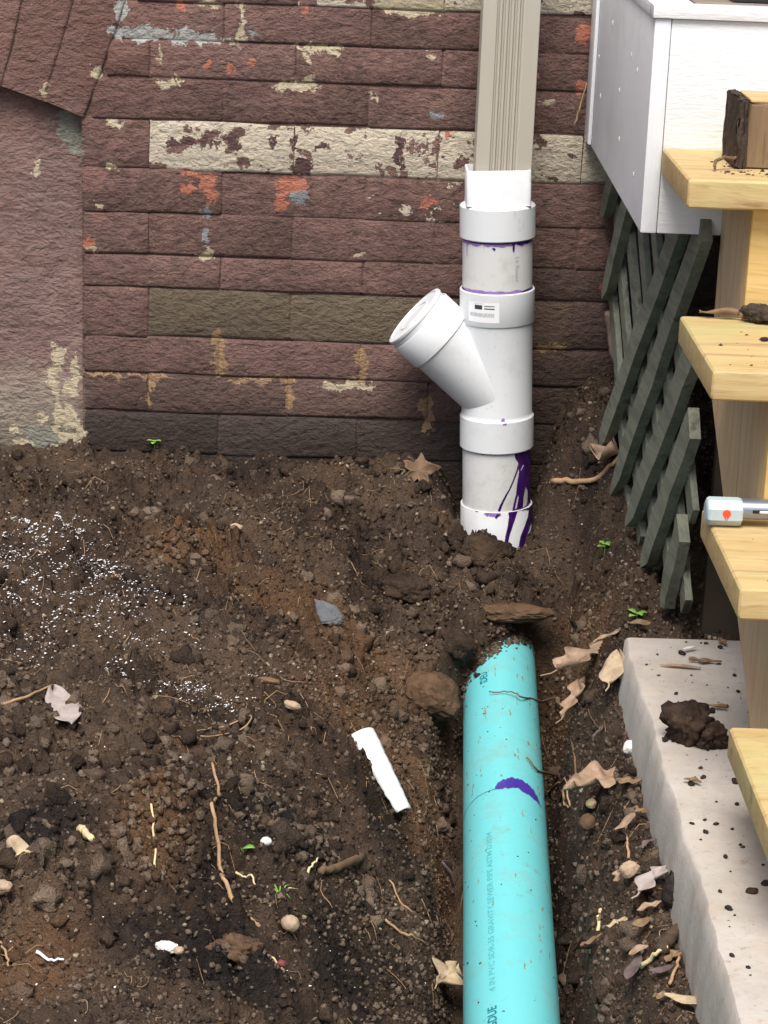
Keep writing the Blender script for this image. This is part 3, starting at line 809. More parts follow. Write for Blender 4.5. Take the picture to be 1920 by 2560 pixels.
lp = [rrect(.0985, .074, .006, .4462), rrect(.0972, .0725, .006, .452), rrect(.0972, .0725, .006, .4985), rrect(.0962, .0715, .006, .4995), rrect(.0900, .0653, .005, .4995), rrect(.0895, .0648, .005, .4975), rrect(.0890, .0645, .005, .452)]
V, F = loops_mesh(lp)
sharp_obj('socket', xf(V, SI @ SM), F, M_PVC, adapter)
stack_part('upper_pipe', [(RP, .30), (RP, .41)], M_PVC2)
wye = stack_part('wye_fitting', [(RP - .001, .070)] + hub(.064, .1155)[1:5] + [(.0556, .1165), (.0548, .121), (.0548, .258), (.0556, .2625)] + [(RH - .0012, .2632)] + hub(.264, .3155)[2:], M_PVC)
stack_part('lower_pipe', [(RP, -.05), (RP, .09)], M_PVC2)
stack_part('elbow_hub', [(RP - .003, -.034), (RP + .001, -.0292), (.0562, -.0292), (.0568, -.0305), (.0568, -.16)], M_PVC)
# branch of the wye
J = Vector((0.238, 3.435, 0.150)); C = Vector((0.101, 3.435, 0.269)); BD = (C - J).normalized()
BM_ = frame_mat(J, BD)
V, F = lathe([(.0546, 0.0), (.0546, .118), (.0553, .1205), (RH - .0010, .1215), (RH, .1225), (RH, .1640), (RH - .001, .1655), (.0556, .1655), (.0550, .160)], 72)
# trim the branch where it would come out of the far side of the main body
branch = sharp_obj('branch', xf(V, SI @ BM_), F, M_PVC, wye)
V, F = lathe([(.0545, .158), (.0545, .1725), (.0556, .1735), (.0560, .1760), (.0552, .1780), (.0500, .1790), (.0490, .1775), (.030, .1770), (.0295, .1785), (.0270, .1785), (.0265, .1770), (.0005, .1770)], 72)
plug = sharp_obj('cleanout_plug', xf(V, SI @ BM_), F, M_PVC, wye)

def text_mesh(s, size, font_bold=False):
    cu = bpy.data.curves.new('print', 'FONT'); cu.body = s; cu.size = size; cu.resolution_u = 2
    if font_bold: cu.offset = size * 0.02
    to = bpy.data.objects.new('print', cu); COL.objects.link(to)
    dg = bpy.context.evaluated_depsgraph_get()
    me = bpy.data.meshes.new_from_object(to.evaluated_get(dg))
    bpy.data.objects.remove(to); bpy.data.curves.remove(cu)
    V = [v.co.copy() for v in me.vertices]; F = [tuple(p.vertices) for p in me.polygons]
    bpy.data.meshes.remove(me)
    return V, F
def cyl_pt(r, th, z): return (r * math.sin(th), -r * math.cos(th), z)     # th from the front (-y) towards +x, in stack space
def SMF(): 
    x = AX.cross(Vector((0, 1, 0))).normalized() * -1
    x = Vector((1, 0, 0)); x = (x - AX * x.dot(AX)).normalized(); y = AX.cross(x)
    o = ax_pt(0)
    return Matrix(((x.x, y.x, AX.x, o.x), (x.y, y.y, AX.y, o.y), (x.z, y.z, AX.z, o.z), (0, 0, 0, 1)))
SF = SMF()
def film(name, mask, th0, th1, z0, z1, r, mat, parent, M, pt=cyl_pt, cell=0.0006):
    """thin film of colour on a pipe where mask(theta, z) is true"""
    nt_ = max(2, int((th1 - th0) * 0.0535 / cell)); nz = max(2, int((z1 - z0) / cell))
    TH = np.linspace(th0, th1, nt_ + 1); ZZ = np.linspace(z0, z1, nz + 1)
    tc, zc = np.meshgrid((TH[:-1] + TH[1:]) / 2, (ZZ[:-1] + ZZ[1:]) / 2)
    mk = mask(tc, zc)
    used = {}; V = []; F = []
    def vid(i, j):
        if (i, j) not in used:
            rr = r(ZZ[j]) if callable(r) else r
            used[(i, j)] = len(V); V.append(tuple(M @ Vector(pt(rr, TH[i], ZZ[j]))))
        return used[(i, j)]
    for j, i in zip(*np.nonzero(mk)):
        F.append((vid(i, j), vid(i + 1, j), vid(i + 1, j + 1), vid(i, j + 1)))
    # one object for each separate blot
    par = list(range(len(V)))
    def root_of(a):
        while par[a] != a: par[a] = par[par[a]]; a = par[a]
        return a
    for f in F:
        r0 = root_of(f[0])
        for k in f[1:]: par[root_of(k)] = r0
    groups = {}
    for f in F: groups.setdefault(root_of(f[0]), []).append(f)
    out = None
    for fs in sorted(groups.values(), key=len, reverse=True):
        if out and len(fs) < 12: continue
        ids = sorted({i for f in fs for i in f}); mp = {v: i for i, v in enumerate(ids)}
        o = mesh_obj(name, [V[i] for i in ids], [tuple(mp[i] for i in f) for f in fs], mat, parent)
        out = out or o
    return out
def seg_d(px, py, pts, w):
    """signed: distance to polyline minus local half width"""
    best = np.full(px.shape, 1e9)
    for (x0, y0), (x1, y1), w0, w1 in zip(pts[:-1], pts[1:], w[:-1], w[1:]):
        dx, dy = x1 - x0, y1 - y0; L = dx * dx + dy * dy
        t = np.clip(((px - x0) * dx + (py - y0) * dy) / L, 0, 1)
        best = np.minimum(best, np.hypot(px - x0 - t * dx, py - y0 - t * dy) - (w0 + (w1 - w0) * t))
    return best
def in_poly(px, py, poly):
    ins = np.zeros(px.shape, bool); n = len(poly)
    for k in range(n):
        x0, y0 = poly[k]; x1, y1 = poly[(k + 1) % n]
        c = (y0 > py) != (y1 > py)
        with np.errstate(divide='ignore', invalid='ignore'):
            ins ^= c & (px < (x1 - x0) * (py - y0) / (y1 - y0 + 1e-12) + x0)
    return ins
MS = SI @ SF
# the runs are described on an unrolled drawing of the pipe front: u across (0..940), v down
def uv(th, z):
    return 670 + 470 * np.sin(th), 620 + 111 * np.cos(th) + (0.064 - z) / 1.177e-4
def runs(th, z):
    u, v = uv(th, z)
    back = th > math.pi / 2
    m = in_poly(u, v, [(885, 690), (900, 790), (940, 850), (948, 930), (955, 985), (942, 1060), (926, 1160), (914, 1290), (892, 1370), (872, 1460), (860, 1520), (1150, 1520), (1150, 690)])
    m &= ~in_poly(u, v, [(1050, 1195), (1085, 1240), (1082, 1400), (1065, 1450), (1014, 1480), (1024, 1330)])
    m &= ~in_poly(u, v, [(940, 1300), (952, 1320), (925, 1480), (900, 1490), (915, 1400)])
    m &= ~in_poly(u, v, [(1010, 880), (1028, 890), (985, 960), (975, 955)])
    m |= seg_d(u, v, [(945, 900), (918, 985), (870, 1110), (820, 1220), (770, 1305), (715, 1415), (682, 1500)], [12, 10, 9, 9, 12, 15, 18]) < 0
    m |= back & (v > 690) & (v < 1520)
    return m
film('primer_run', runs, rad(-2), rad(105), -0.031, 0.0645, RP + .0003, M_PURPLE, stack, MS)
def runs2(th, z):
    u, v = uv(th, z)
    n = pnoise(th * 9, z * 300, 3)
    m = seg_d(u, v, [(860, 1500), (848, 1600), (822, 1720), (786, 1860), (770, 1990)], [62, 44, 32, 26, 24]) < 0
    m |= seg_d(u, v, [(1120, 1490), (1095, 1620), (1050, 1760), (1000, 1880), (980, 2000)], [40, 36, 42, 40, 40]) < 0
    m |= (u > 1115 + 15 * n)
    m |= (v < 1508 + 12 * n + 111 * (np.cos(th) - 1) * 0) & (v > 1480) & (u > 380)
    return m
film('primer_run', runs2, rad(-60), rad(105), -0.10, -0.0295, .0571, M_PURPLE, stack, MS)
def lilac(th, z):
    u, v = uv(th, z); n = pnoise(th * 14, z * 500, 8)
    return (((u - 600) / 110) ** 2 + ((v - 1545) / 38) ** 2 < 0.8 + 0.7 * n)
film('primer_run', lambda th, z: seg_d(*uv(th, z), [(690, 1512), (640, 1590)], [22, 14]) < 0, rad(-30), rad(20), -.06, -.0315, .0573, M_PURPLE, stack, MS)
film('primer_smear', lilac, rad(-40), rad(20), -0.05, -0.030, .05715, M_LILAC, stack, MS)
ring_n = lambda th, s: 0.5 + 0.5 * pnoise(th * 5, th * 0 + s, 17)
film('primer_ring', lambda th, z: z > 0.394 - 0.0018 - 0.0045 * ring_n(th, 3.3) * (th > rad(30)) - 0.0006, rad(-90), rad(90), .385, .3942, RP + .0003, M_PURPLE, stack, MS)
film('primer_smear', lambda th, z: z > 0.3915 - 0.007 * np.clip(ring_n(th, 9.1), 0, 1) , rad(-88), rad(88), .378, .3942, RP + .00015, M_LILAC, stack, MS)
film('primer_run', lambda th, z: seg_d(th * .0535, z, [(.022, .394), (.022, .384), (.0222, .380)], [.0022, .0018, .0012]) < 0, rad(10), rad(40), .374, .3945, RP + .0005, M_PURPLE, stack, MS)
film('primer_run', lambda th, z: seg_d(th * .0535, z, [(-.010, .386), (-.0075, .3845)], [.0010, .0019]) < 0, rad(-20), rad(10), .38, .392, RP + .0005, M_PURPLE, stack, MS)
film('primer_smear', lambda th, z: seg_d(th * .0535, z, [(-.058, .394), (-.058, .378), (-.0578, .370)], [.0016, .0012, .0008]) < 0, rad(-70), rad(-50), .364, .3945, RP + .0003, M_LILAC, stack, MS)
film('primer_ring', lambda th, z: z < 0.3162 + 0.0022 * ring_n(th, 5.7) + 0.001, rad(-90), rad(90), .311, .322, RP + .0003, M_PURPLE, stack, MS)
film('primer_smear', lambda th, z: z < 0.3185 + 0.0030 * ring_n(th, 1.7), rad(-70), rad(40), .311, .324, RP + .00045, M_LILAC, stack, MS)
film('primer_ring', lambda th, z: z > 0.0632 - 0.0014 * ring_n(th, 2.2), rad(-90), rad(20), .060, .0645, RP + .0003, M_PURPLE, stack, MS)
film('primer_smear', lambda th, z: (th - .12) ** 2 / .003 + (z - .117) ** 2 / 2e-5 + pnoise(th * 30, z * 400, 2) < 0.9, rad(-5), rad(25), .1165, .125, .0556, M_LILAC, wye, MS)
film('primer_smear', lambda th, z: (th - .16) ** 2 / .004 + (z - .113) ** 2 / 6e-6 + pnoise(th * 30, z * 400, 4) < 0.8, rad(-5), rad(25), .108, .1145, RH + .0002, M_LILAC, wye, MS)
# printed line on the upper pipe and the barcode label on the wye
def print_on(name, s, size, th0, z0, r, mat, parent, M, down=True):
    V, F = text_mesh(s, size)
    W = []
    for v in V:
        d, h = v.x, v.y                                  # runs down the pipe, letter tops to the right
        W.append(tuple(M @ Vector(cyl_pt(r, th0 + h / 0.0535, z0 - d))))
    return mesh_obj(name, W, F, mat, parent, smooth=False)
print_on('printed_line', 'Le Rouer', 0.0105, rad(27), .372, RP + .0004, M_INKG, stack, MS)
st = film('label_sticker', lambda th, z: th > -9, rad(-52), rad(0), .272, .303, RH + .00015, M_STICKER, wye, MS, cell=0.002)
def sticker_print(th, z):
    a = (np.abs(th - rad(-33)) < rad(6.5)) & (np.abs(z - .2955) < .0035)
    for k in range(2): a |= (np.abs(th - rad(-15)) < rad(8.0)) & (np.abs(z - (.2975 - .0038 * k)) < .0008)
    return a
film('printed_mark', sticker_print, rad(-45), rad(0), .272, .303, RH + .0003, M_BLACKINK, st, MS)
def sticker_lines(th, z):
    n = pnoise(th * 60, z * 900, 12)
    a = (th > rad(-48)) & (th < rad(-8)) & (z < .2865) & (z > .2805) & (n > -.12)
    a |= (np.abs(th - rad(-33)) < rad(9)) & (np.abs(z - .3010) < .0004)
    return a
film('printed_mark', sticker_lines, rad(-50), rad(0), .272, .303, RH + .00025, M_INKG, st, MS)

# ------------------------------------------------------------------ downspout
spout = thing('downspout', 'cream ribbed metal downspout running down the brick wall into the adapter', 'downspout', (0.228, 3.438, 0.47))
prof = []
w, d = 0.0852, 0.060
prof += [(-w / 2 + .003, -d / 2), (-.0215, -d / 2)]
for k in range(5):
    x0 = -.0215 + k * .0086
    prof += [(x0 + .0012, -d / 2 + .0042), (x0 + .0032, -d / 2 + .0044), (x0 + .0046, -d / 2), (x0 + .0076, -d / 2 - .0004)]
prof += [(.0215, -d / 2), (w / 2 - .003, -d / 2), (w / 2 - .0008, -d / 2 + .0008), (w / 2, -d / 2 + .003), (w / 2, d / 2 - .003), (w / 2 - .003, d / 2), (-w / 2 + .003, d / 2), (-w / 2, d / 2 - .003), (-w / 2, -d / 2 + .003), (-w / 2 + .0008, -d / 2 + .0008)]
lps = [[(x, y, z) for x, y in prof] for z in (0.0, 0.5, 1.0, 2.6)]
V, F = loops_mesh(lps)
sharp_obj('body', V, F, M_SPOUT, spout, 28)

# ------------------------------------------------------------------ teal sewer pipe in the trench
PA, PB = Vector((pipe_x(3.36), 3.36, pipe_z(3.36))), Vector((pipe_x(0.6), 0.6, pipe_z(0.6)))
PD = (PB - PA).normalized()                                    # towards the viewer
_px = Vector((1, 0, 0)); _px = (_px - PD * _px.dot(PD)).normalized(); _pz = _px.cross(PD) * -1
if _pz.z < 0: _pz = -_pz
sewer = thing('sewer_pipe', 'teal plastic sewer pipe lying half buried in the open trench', 'pipe', tuple(PA))
PM = Matrix(((_px.x, _pz.x, PD.x, 0), (_px.y, _pz.y, PD.y, 0), (_px.z, _pz.z, PD.z, 0), (0, 0, 0, 1)))
def top_pt(r, th, s): return (r * math.sin(th), r * math.cos(th), s)        # th from the crown towards +x, s along the pipe from its far end
V, F = lathe([(.0535, s) for s in np.linspace(0, (PB - PA).length, 12)], 80)
sharp_obj('pipe_body', xf(V, PM), F, M_CYAN, sewer)
S_OF = lambda y: (3.36 - y) / abs(PD.y)
s0 = S_OF(2.6698)
film('primer_smear', lambda th, s: (s < s0 + .0015 + .003 * pnoise(th * 12, s * 40, 5) - 0.006 * np.exp(-((th - .25) / .12) ** 2)) & (s > s0 - .031 * np.clip(1 - ((th - 0.32) / 0.62) ** 2, 0, 1) ** .6 - .004 * pnoise(th * 16, s * 90, 6)), rad(-18), rad(58), s0 - .042, s0 + .006, .0537, M_VIOLET, sewer, PM, top_pt)
film('ring_mark', lambda th, s: np.abs(s - s0 - .0005) < .0011, rad(-88), rad(-10), s0 - .004, s0 + .004, .0537, M_INK, sewer, PM, top_pt)
def sewer_print(s, size, ya, th0, mat, gap=1.0):
    V, F = text_mesh(s, size, True)
    W = []
    for v in V:
        W.append(tuple(PM @ Vector(top_pt(.0538, th0 - v.y / 0.0535, S_OF(ya) - v.x * gap))))
    return mesh_obj('printed_line', W, F, mat, sewer, smooth=False)
sewer_print('IDGDUE', .0150, 2.1258, rad(-22), M_INK)
sewer_print('IDEU', .0165, 2.9929, rad(-24), M_INK)
sewer_print('4 IN PVC SDR-35 GRAVITY SEWER PIPE ASTM D3034', .0100, 2.2099, rad(-23), M_INKF, 1.543)

M_MUD = plain('dried_mud', srgb(128, 134, 116), 0.9, 0.1, 0.3, 120)
film('mud_smear', lambda th, s: pnoise(th * 7, s * 16, 91) + .5 * pnoise(th * 24, s * 60, 92) + .3 * pnoise(th * 60, s * 160, 93) > .78 - .10 * np.exp(-s / .4), rad(-80), rad(70), S_OF(3.08), S_OF(1.7), .05362, M_MUD, sewer, PM, top_pt, cell=0.0009)

# ------------------------------------------------------------------ concrete slab
def slab():
    N = 70
    ys = np.concatenate([np.linspace(2.695, 1.45, N), [1.2, 0.7]])
    V, F = [], []
    for y in ys:
        y = float(y)
        wob = .004 * float(pnoise(y * 9, .3, 61)) + .0025 * float(pnoise(y * 40, .7, 62))
        dz = .0015 * float(pnoise(y * 20, 3.3, 63))
        xl = 0.3655 + wob - 0.004 * (2.69 - y)
        sec = [(xl - .006, -.11), (xl - .008 + .003 * float(pnoise(y * 30, 5, 64)), -.03), (xl - .004 + .003 * float(pnoise(y * 34, 9, 65)), .004), (xl - .001, .0215 + dz), (xl + .0015, .0248 + dz), (xl + .006, .0256 + dz * .5), (0.9, .0258), (1.7, .0258), (1.7, -.11)]
        V += [(x, y, z) for x, z in sec]
    k = 9
    for j in range(len(ys) - 1):
        for i in range(k): F.append((j * k + i, (j + 1) * k + i, (j + 1) * k + (i + 1) % k, j * k + (i + 1) % k))
    F.append(tuple(range(k))); F.append(tuple((len(ys) - 1) * k + i for i in range(k - 1, -1, -1)))
    o = mesh_obj('concrete_slab', V, F, M_CONC)
    bm = bmesh.new(); bm.from_mesh(o.data); bmesh.ops.recalc_face_normals(bm, faces=bm.faces[:]); bm.to_mesh(o.data); bm.free()
    o.data.set_sharp_from_angle(angle=rad(40))
    return tag(o, 'pale speckled concrete slab at the foot of the wooden stairs', 'slab')
slab()

# ------------------------------------------------------------------ porch platform
XB, YB, ZB, ZT = 0.3545, 2.75, 0.531, 0.800
porch = thing('porch_platform', 'white painted porch platform box above the lattice and stairs', 'porch', (XB, YB, ZB)); porch.rotation_euler.z = -0.0115
def porch_part(name, x0, x1, y0, y1, z0, z1, mat, bevel=.002, parent=None, **k):
    b = box_bm(x0 - XB, x1 - XB, y0 - YB, y1 - YB, z0 - ZB, z1 - ZB, bevel, **k)
    return from_bm(name, b, mat, parent or porch, smooth=True)
porch_part('side_board', XB, XB + .02, YB, WALL_Y - .004, ZB, ZT - .012, M_WHITE2, .0025)
porch_part('front_board', XB + .0205, 1.65, YB + .0015, YB + .022, ZB, ZT - .012, M_WHITE, .002)
porch_part('end_trim', XB - .006, XB - .0004, WALL_Y - .075, WALL_Y - .006, ZB + .004, ZT - .014, M_WHITE2, .0015)
porch_part('top_trim', XB - .003, 1.65, YB - .004, YB + .036, ZT - .0115, ZT + .004, M_WHITE, .002)
porch_part('top_trim', XB - .003, XB + .050, YB + .0365, WALL_Y - .005, ZT - .0115, ZT + .004, M_WHITE, .002)
for k in range(6):
    porch_part('deck_board', XB + .0505, 1.65, YB + .0365 + .118 * k, YB + .0365 + .118 * k + .113, ZT - .012, ZT + .006, M_DECK, .003)
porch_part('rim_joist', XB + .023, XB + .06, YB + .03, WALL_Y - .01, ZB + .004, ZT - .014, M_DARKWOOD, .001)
porch_part('light_block_board', 0.475, 1.65, YB + .03, YB + .05, -.06, ZB - .002, M_DARKWOOD, .001)  # dark board added to keep light out from under the porch
porch_part('light_block_board', 1.63, 1.65, YB + .06, WALL_Y - .01, -.06, ZB - .002, M_DARKWOOD, .001)  # unseen right side, likewise added to block light
for k, (y_, z_, s_) in enumerate([(3.25, .735, 1.0), (2.98, .72, .8), (2.90, .71, .7), (3.1, .66, .8), (3.36, .62, .9), (3.06, .60, .9), (2.86, .585, .7), (3.42, .67, .7)]):
    V, F = lathe([(.0001, .0012), (.0022 * s_, .0009), (.0028 * s_, 0)], 10)
    M_ = Matrix.Translation((-XB + XB, y_ - YB, z_ - ZB)) @ Matrix.Rotation(-math.pi / 2, 4, 'Y') @ Matrix.Diagonal((1.9, 1, 1, 1))
    mesh_obj('paint_drip', xf(V, M_), F, M_WHITE, porch)
bf = thing('boot_tray', 'black rimmed tray lying on the porch top behind the white trim', 'tray', (0.452, 2.790, ZT + .0062))
for (a, b_, c_, d_, e_, f_) in [(0, .6, 0, .014, 0, .016), (0, .6, .286, .30, 0, .016), (0, .014, .0142, .2858, 0, .016), (.586, .6, .0142, .2858, 0, .016)]:
    from_bm('rim', box_bm(a, b_, c_, d_, e_, f_, .003), M_BLACK, bf, smooth=True)
from_bm('base', box_bm(.0142, .5858, .0142, .2858, .0006, .004), M_WHITE, bf)

# ------------------------------------------------------------------ wooden stairs
RISE, RUN, TH = 0.1641, 0.2146, 0.033
stairs = thing('wooden_stairs', 'new yellow pine stairs leading up to the white porch', 'stairs', (0.40, 2.2, 0.026))
SL = Vector((0.40, 2.2, 0.026))
def stair_part(name, bm, mat, parent=None, sm=True):
    bmesh.ops.translate(bm, verts=bm.verts[:], vec=-SL)
    return from_bm(name, bm, mat, parent or stairs, smooth=sm)
XT = [0.3735, 0.3820, 0.3900, 0.4000]
for k in range(4):
    y0 = 2.512 - RUN * k; z1 = 0.636 - RISE * k
    y1 = min(y0 + 0.262, 2.7485)
    bm = box_bm(XT[k], 1.5, y0, y1, z1 - TH, z1, .0055, 3)
    stair_part('tread', bm, M_TREAD)
    yr = y0 + 0.028
    zlo = z1 - RISE + .0008 if k < 3 else 0.0265
    stair_part('riser', box_bm(0.4525, 1.49, yr, yr + .019, zlo, z1 - TH - .0006, .001, 1), M_RISER)
def stringer(x0, x1):
    top = [(2.747, 0.636 - TH - .001)]
    for k in range(4):
        yf = 2.512 - RUN * k + 0.0475; zt = 0.636 - RISE * k - TH - .001
        top += [(yf, zt), (yf, zt - RISE if k < 3 else 0.0262)]
    low = [(2.20, 0.0262), (2.37, .129), (2.717, .337), (2.747, .355)]
    poly = top + low
    bm = bmesh.new()
    a = [bm.verts.new((x0, y, z)) for y, z in poly]; b = [bm.verts.new((x1, y, z)) for y, z in poly]
    n = len(poly)
    bm.faces.new(a); bm.faces.new(b[::-1])
    for i in range(n): bm.faces.new((a[i], b[i], b[(i + 1) % n], a[(i + 1) % n]))
    bmesh.ops.recalc_face_normals(bm, faces=bm.faces[:])
    return bm
stair_part('stringer', stringer(0.4528, 0.4908), M_STRING, sm=False)
stair_part('stringer', stringer(1.44, 1.478), M_STRING, sm=False)

# ------------------------------------------------------------------ lattice under the porch
lattice = thing('lattice_panel', 'weathered grey green diagonal lattice closing the side under the porch', 'lattice', (0.40, 3.0, 0.05))
LL = Vector((0.40, 3.0, 0.05))
def slat(p0, p1, x, w=.034, t=.0085, name='slat', taper=0.0):
    a, b_ = Vector((0, p0[0], p0[1])), Vector((0, p1[0], p1[1]))
    dv = (b_ - a); L = dv.length; dv.normalize(); nv = Vector((0, -dv.z, dv.y))
    bm = bmesh.new(); N = 8
    rings = []
    for k in range(N + 1):
        f = k / N; c = a + dv * (L * f)
        ww = w / 2 * (1 + R.uniform(-.05, .05)) * (1 - taper * max(0, f - .9) / .1)
        off = R.uniform(-.0012, .0012)
        rings.append([bm.verts.new(c + nv * s1 * ww + Vector((.40 + (3.42 - c.y) * .048 + x + off + (t if s2 else 0), 0, 0)) - LL) for s1, s2 in ((-1, 0), (1, 0), (1, 1), (-1, 1))])
    for q, r_ in zip(rings[:-1], rings[1:]):
        for i in range(4): bm.faces.new((q[i], q[(i + 1) % 4], r_[(i + 1) % 4], r_[i]))
    bm.faces.new(rings[0]); bm.faces.new(rings[-1][::-1])
    bmesh.ops.recalc_face_normals(bm, faces=bm.faces[:])
    return from_bm(name, bm, M_SLAT, lattice, smooth=True)
outer = [((3.22, .575), (3.462, .300)), ((2.86, .552), (3.425, .058)), ((2.745, .545), (3.263, .044)), ((2.745, .392), (3.119, .042)), ((2.725, .300), (2.971, .030)), ((2.735, .160), (2.815, .030)), ((3.38, .56), (3.512, .42))]
for p, q in outer: slat(p, q, -.005, taper=.75, w=.047, t=.014)
for yc in (3.46, 3.34, 3.22, 3.10, 2.98, 2.86):
    hi = min(.24, 3.51 - yc); lo = min(.27, yc - 2.735) if yc > 2.78 else .0
    lo = max(lo, -.03)
    slat((yc + hi, .30 + hi), (yc - lo, .30 - lo), .0095, w=.038)
slat((2.80, .12), (2.735, .055), .0095)
# ------------------------------------------------------------------ things lying about
def gz(x, y):
    z = ground(x, y)
    d = x - float(pipe_x(y))
    if abs(d) < 0.0535 and y < 3.12: z = max(z, float(pipe_z(y)) + math.sqrt(0.0535 ** 2 - d * d))
    return z
def gmax(x, y, r=.014):
    return max(gz(x + r * a, y + r * b) for a, b in ((0, 0), (1, 0), (-1, 0), (0, 1), (0, -1), (.7, .7), (-.7, -.7)))
def leaf_mat(name, col, back):
    m, nt, b = new_mat(name, 0.75, 0.2)
    P = obco(nt)
    n = noise(nt, P, 60, 5, 0.65); n2 = noise(nt, P, 160, 4, 0.7)
    c = mix(nt, rng(nt, n, 0.35, 0.68), col, back)
    c = mix(nt, rng(nt, n2, 0.6, 0.75, 0, 0.5), c, tuple(v * .5 for v in back))
    setc(nt, b, c); bump(nt, b, n2, 0.4, 0.002)
    return m
ML_TAN = leaf_mat('dry_leaf_tan', srgb(170, 146, 124), srgb(134, 110, 90))
ML_BROWN = leaf_mat('dry_leaf_brown', srgb(140, 118, 92), srgb(112, 90, 68))
ML_DARKB = leaf_mat('dry_leaf_dark', srgb(124, 102, 80), srgb(96, 77, 60))
ML_PALE = leaf_mat('dry_leaf_pale', srgb(192, 174, 146), srgb(160, 138, 112))
ML_GREY = leaf_mat('dry_leaf_grey', srgb(172, 162, 156), srgb(146, 134, 128))
ML_PURP = leaf_mat('dry_leaf_purple', srgb(112, 98, 96), srgb(84, 72, 70))
ML_GREEN = leaf_mat('green_leaf', srgb(132, 176, 84), srgb(104, 150, 66))
M_ROOT = plain('root_skin', srgb(168, 138, 106), 0.85, 0.15, 0.25, 80, 0.4, 220)
M_ROOTD = plain('dark_twig', srgb(112, 90, 70), 0.85, 0.15, 0.3, 80, 0.4, 220)
M_ROOTP = plain('pale_straw', srgb(212, 192, 150), 0.8, 0.2, 0.15, 80)
M_STONE = plain('tan_stone', srgb(172, 150, 126), 0.85, 0.2, 0.2, 90, 0.4, 160, dirt=srgb(150, 124, 98), dirt_amt=.6)
M_STONEW = plain('white_stone', srgb(222, 220, 214), 0.7, 0.3, 0.08, 60, 0.3, 160)
M_STONEB = plain('brown_rock', srgb(92, 72, 56), 0.92, 0.15, 0.35, 45, 0.8, 120, dirt=srgb(126, 98, 70), dirt_amt=.7)
M_SLATE = plain('grey_slate', srgb(96, 99, 102), 0.7, 0.3, 0.2, 70, 0.3, 120, dirt=srgb(90, 84, 80), dirt_amt=.6)
M_CLAYC = plain('orange_clay', srgb(116, 92, 70), 0.95, 0.1, 0.25, 60, 0.8, 150, dirt=srgb(104, 76, 52), dirt_amt=.7)
M_DARKC = plain('black_humus', srgb(52, 46, 43), 0.95, 0.1, 0.35, 60, 0.9, 150)
M_BARK = plain('bark', srgb(84, 72, 60), 0.92, 0.1, 0.35, 40, 0.8, 120, stretch=(1, 5, 1))
M_SHARD = plain('cut_pvc', (0.86, 0.87, 0.87), 0.4, 0.4, 0.03, 40)

def place(o, x, y, rz=0.0, lift=0.0, flat=0.6, z=None, tilt=(0, 0)):
    n = slope_frame(x, y).lerp(Vector((0, 0, 1)), 1 - flat).normalized() if z is None else Vector((0, 0, 1))
    q = Vector((0, 0, 1)).rotation_difference(n).to_matrix().to_4x4()
    o.matrix_world = Matrix.Translation((x, y, (.35 * gz(x, y) + .65 * gmax(x, y) if z is None else z) + lift)) @ q @ Matrix.Rotation(rz, 4, 'Z') @ Matrix.Rotation(tilt[0], 4, 'X') @ Matrix.Rotation(tilt[1], 4, 'Y')
    return o
def thicken(o, t=.0006):
    md = o.modifiers.new('thickness', 'SOLIDIFY'); md.thickness = t; md.offset = 0
    return o
def oak_leaf(label, p, L, W, lobes, rz, mat, curl=.25, lift=.006, flat=.8, tilt=(0, 0), seed=0, roll=0.0, stem=True, z=None, cat='leaf'):
    rr = random.Random(seed); N = 22; cols = (-1, -.66, -.33, 0, .33, .66, 1)
    V, F = [], []
    for i in range(N + 1):
        t = i / N
        env = math.sin(math.pi * min(1, t ** .75 * .97 + .015)) ** .8
        for c in cols:
            side = 1 if c > 0 else -1
            lob = (0.62 + 0.38 * math.cos(2 * math.pi * (lobes * t + .12 * side + .05 * seed))) if lobes else 1
            hw = W / 2 * (env * lob + .02) * rr.uniform(.96, 1.04)
            x = c * hw; y = (t - .5) * L + (abs(c) * .18 * L * (.5 - abs(t - .5)) if lobes else 0)
            zz = curl * W * (c * c) * .5 * (1 + .6 * math.sin(5 * t + seed)) + roll * L * (t - .5) ** 2 + .035 * W * math.sin(9 * t + 3 * c + seed)
            V.append((x, y, zz))
    k = len(cols)
    for i in range(N):
        for j in range(k - 1): F.append((i * k + j, i * k + j + 1, (i + 1) * k + j + 1, (i + 1) * k + j))
    if stem:
        SV, SF_ = tube([(0, -.5 * L - .25 * L, .03 * L), (.02 * L, -.5 * L - .1 * L, 0), (0, -.5 * L, 0), (0, 0, -.001)], [.0007, .0008, .0009, .0004], 5)
        o_ = len(V); V += [tuple(v) for v in SV]; F += [tuple(a + o_ for a in f) for f in SF_]
    o = mesh_obj('leaf', V, F, mat); thicken(o)
    place(o, p[0], p[1], rz, lift, flat, z, tilt)
    return tag(o, label, cat, 'dead leaves scattered on the soil')
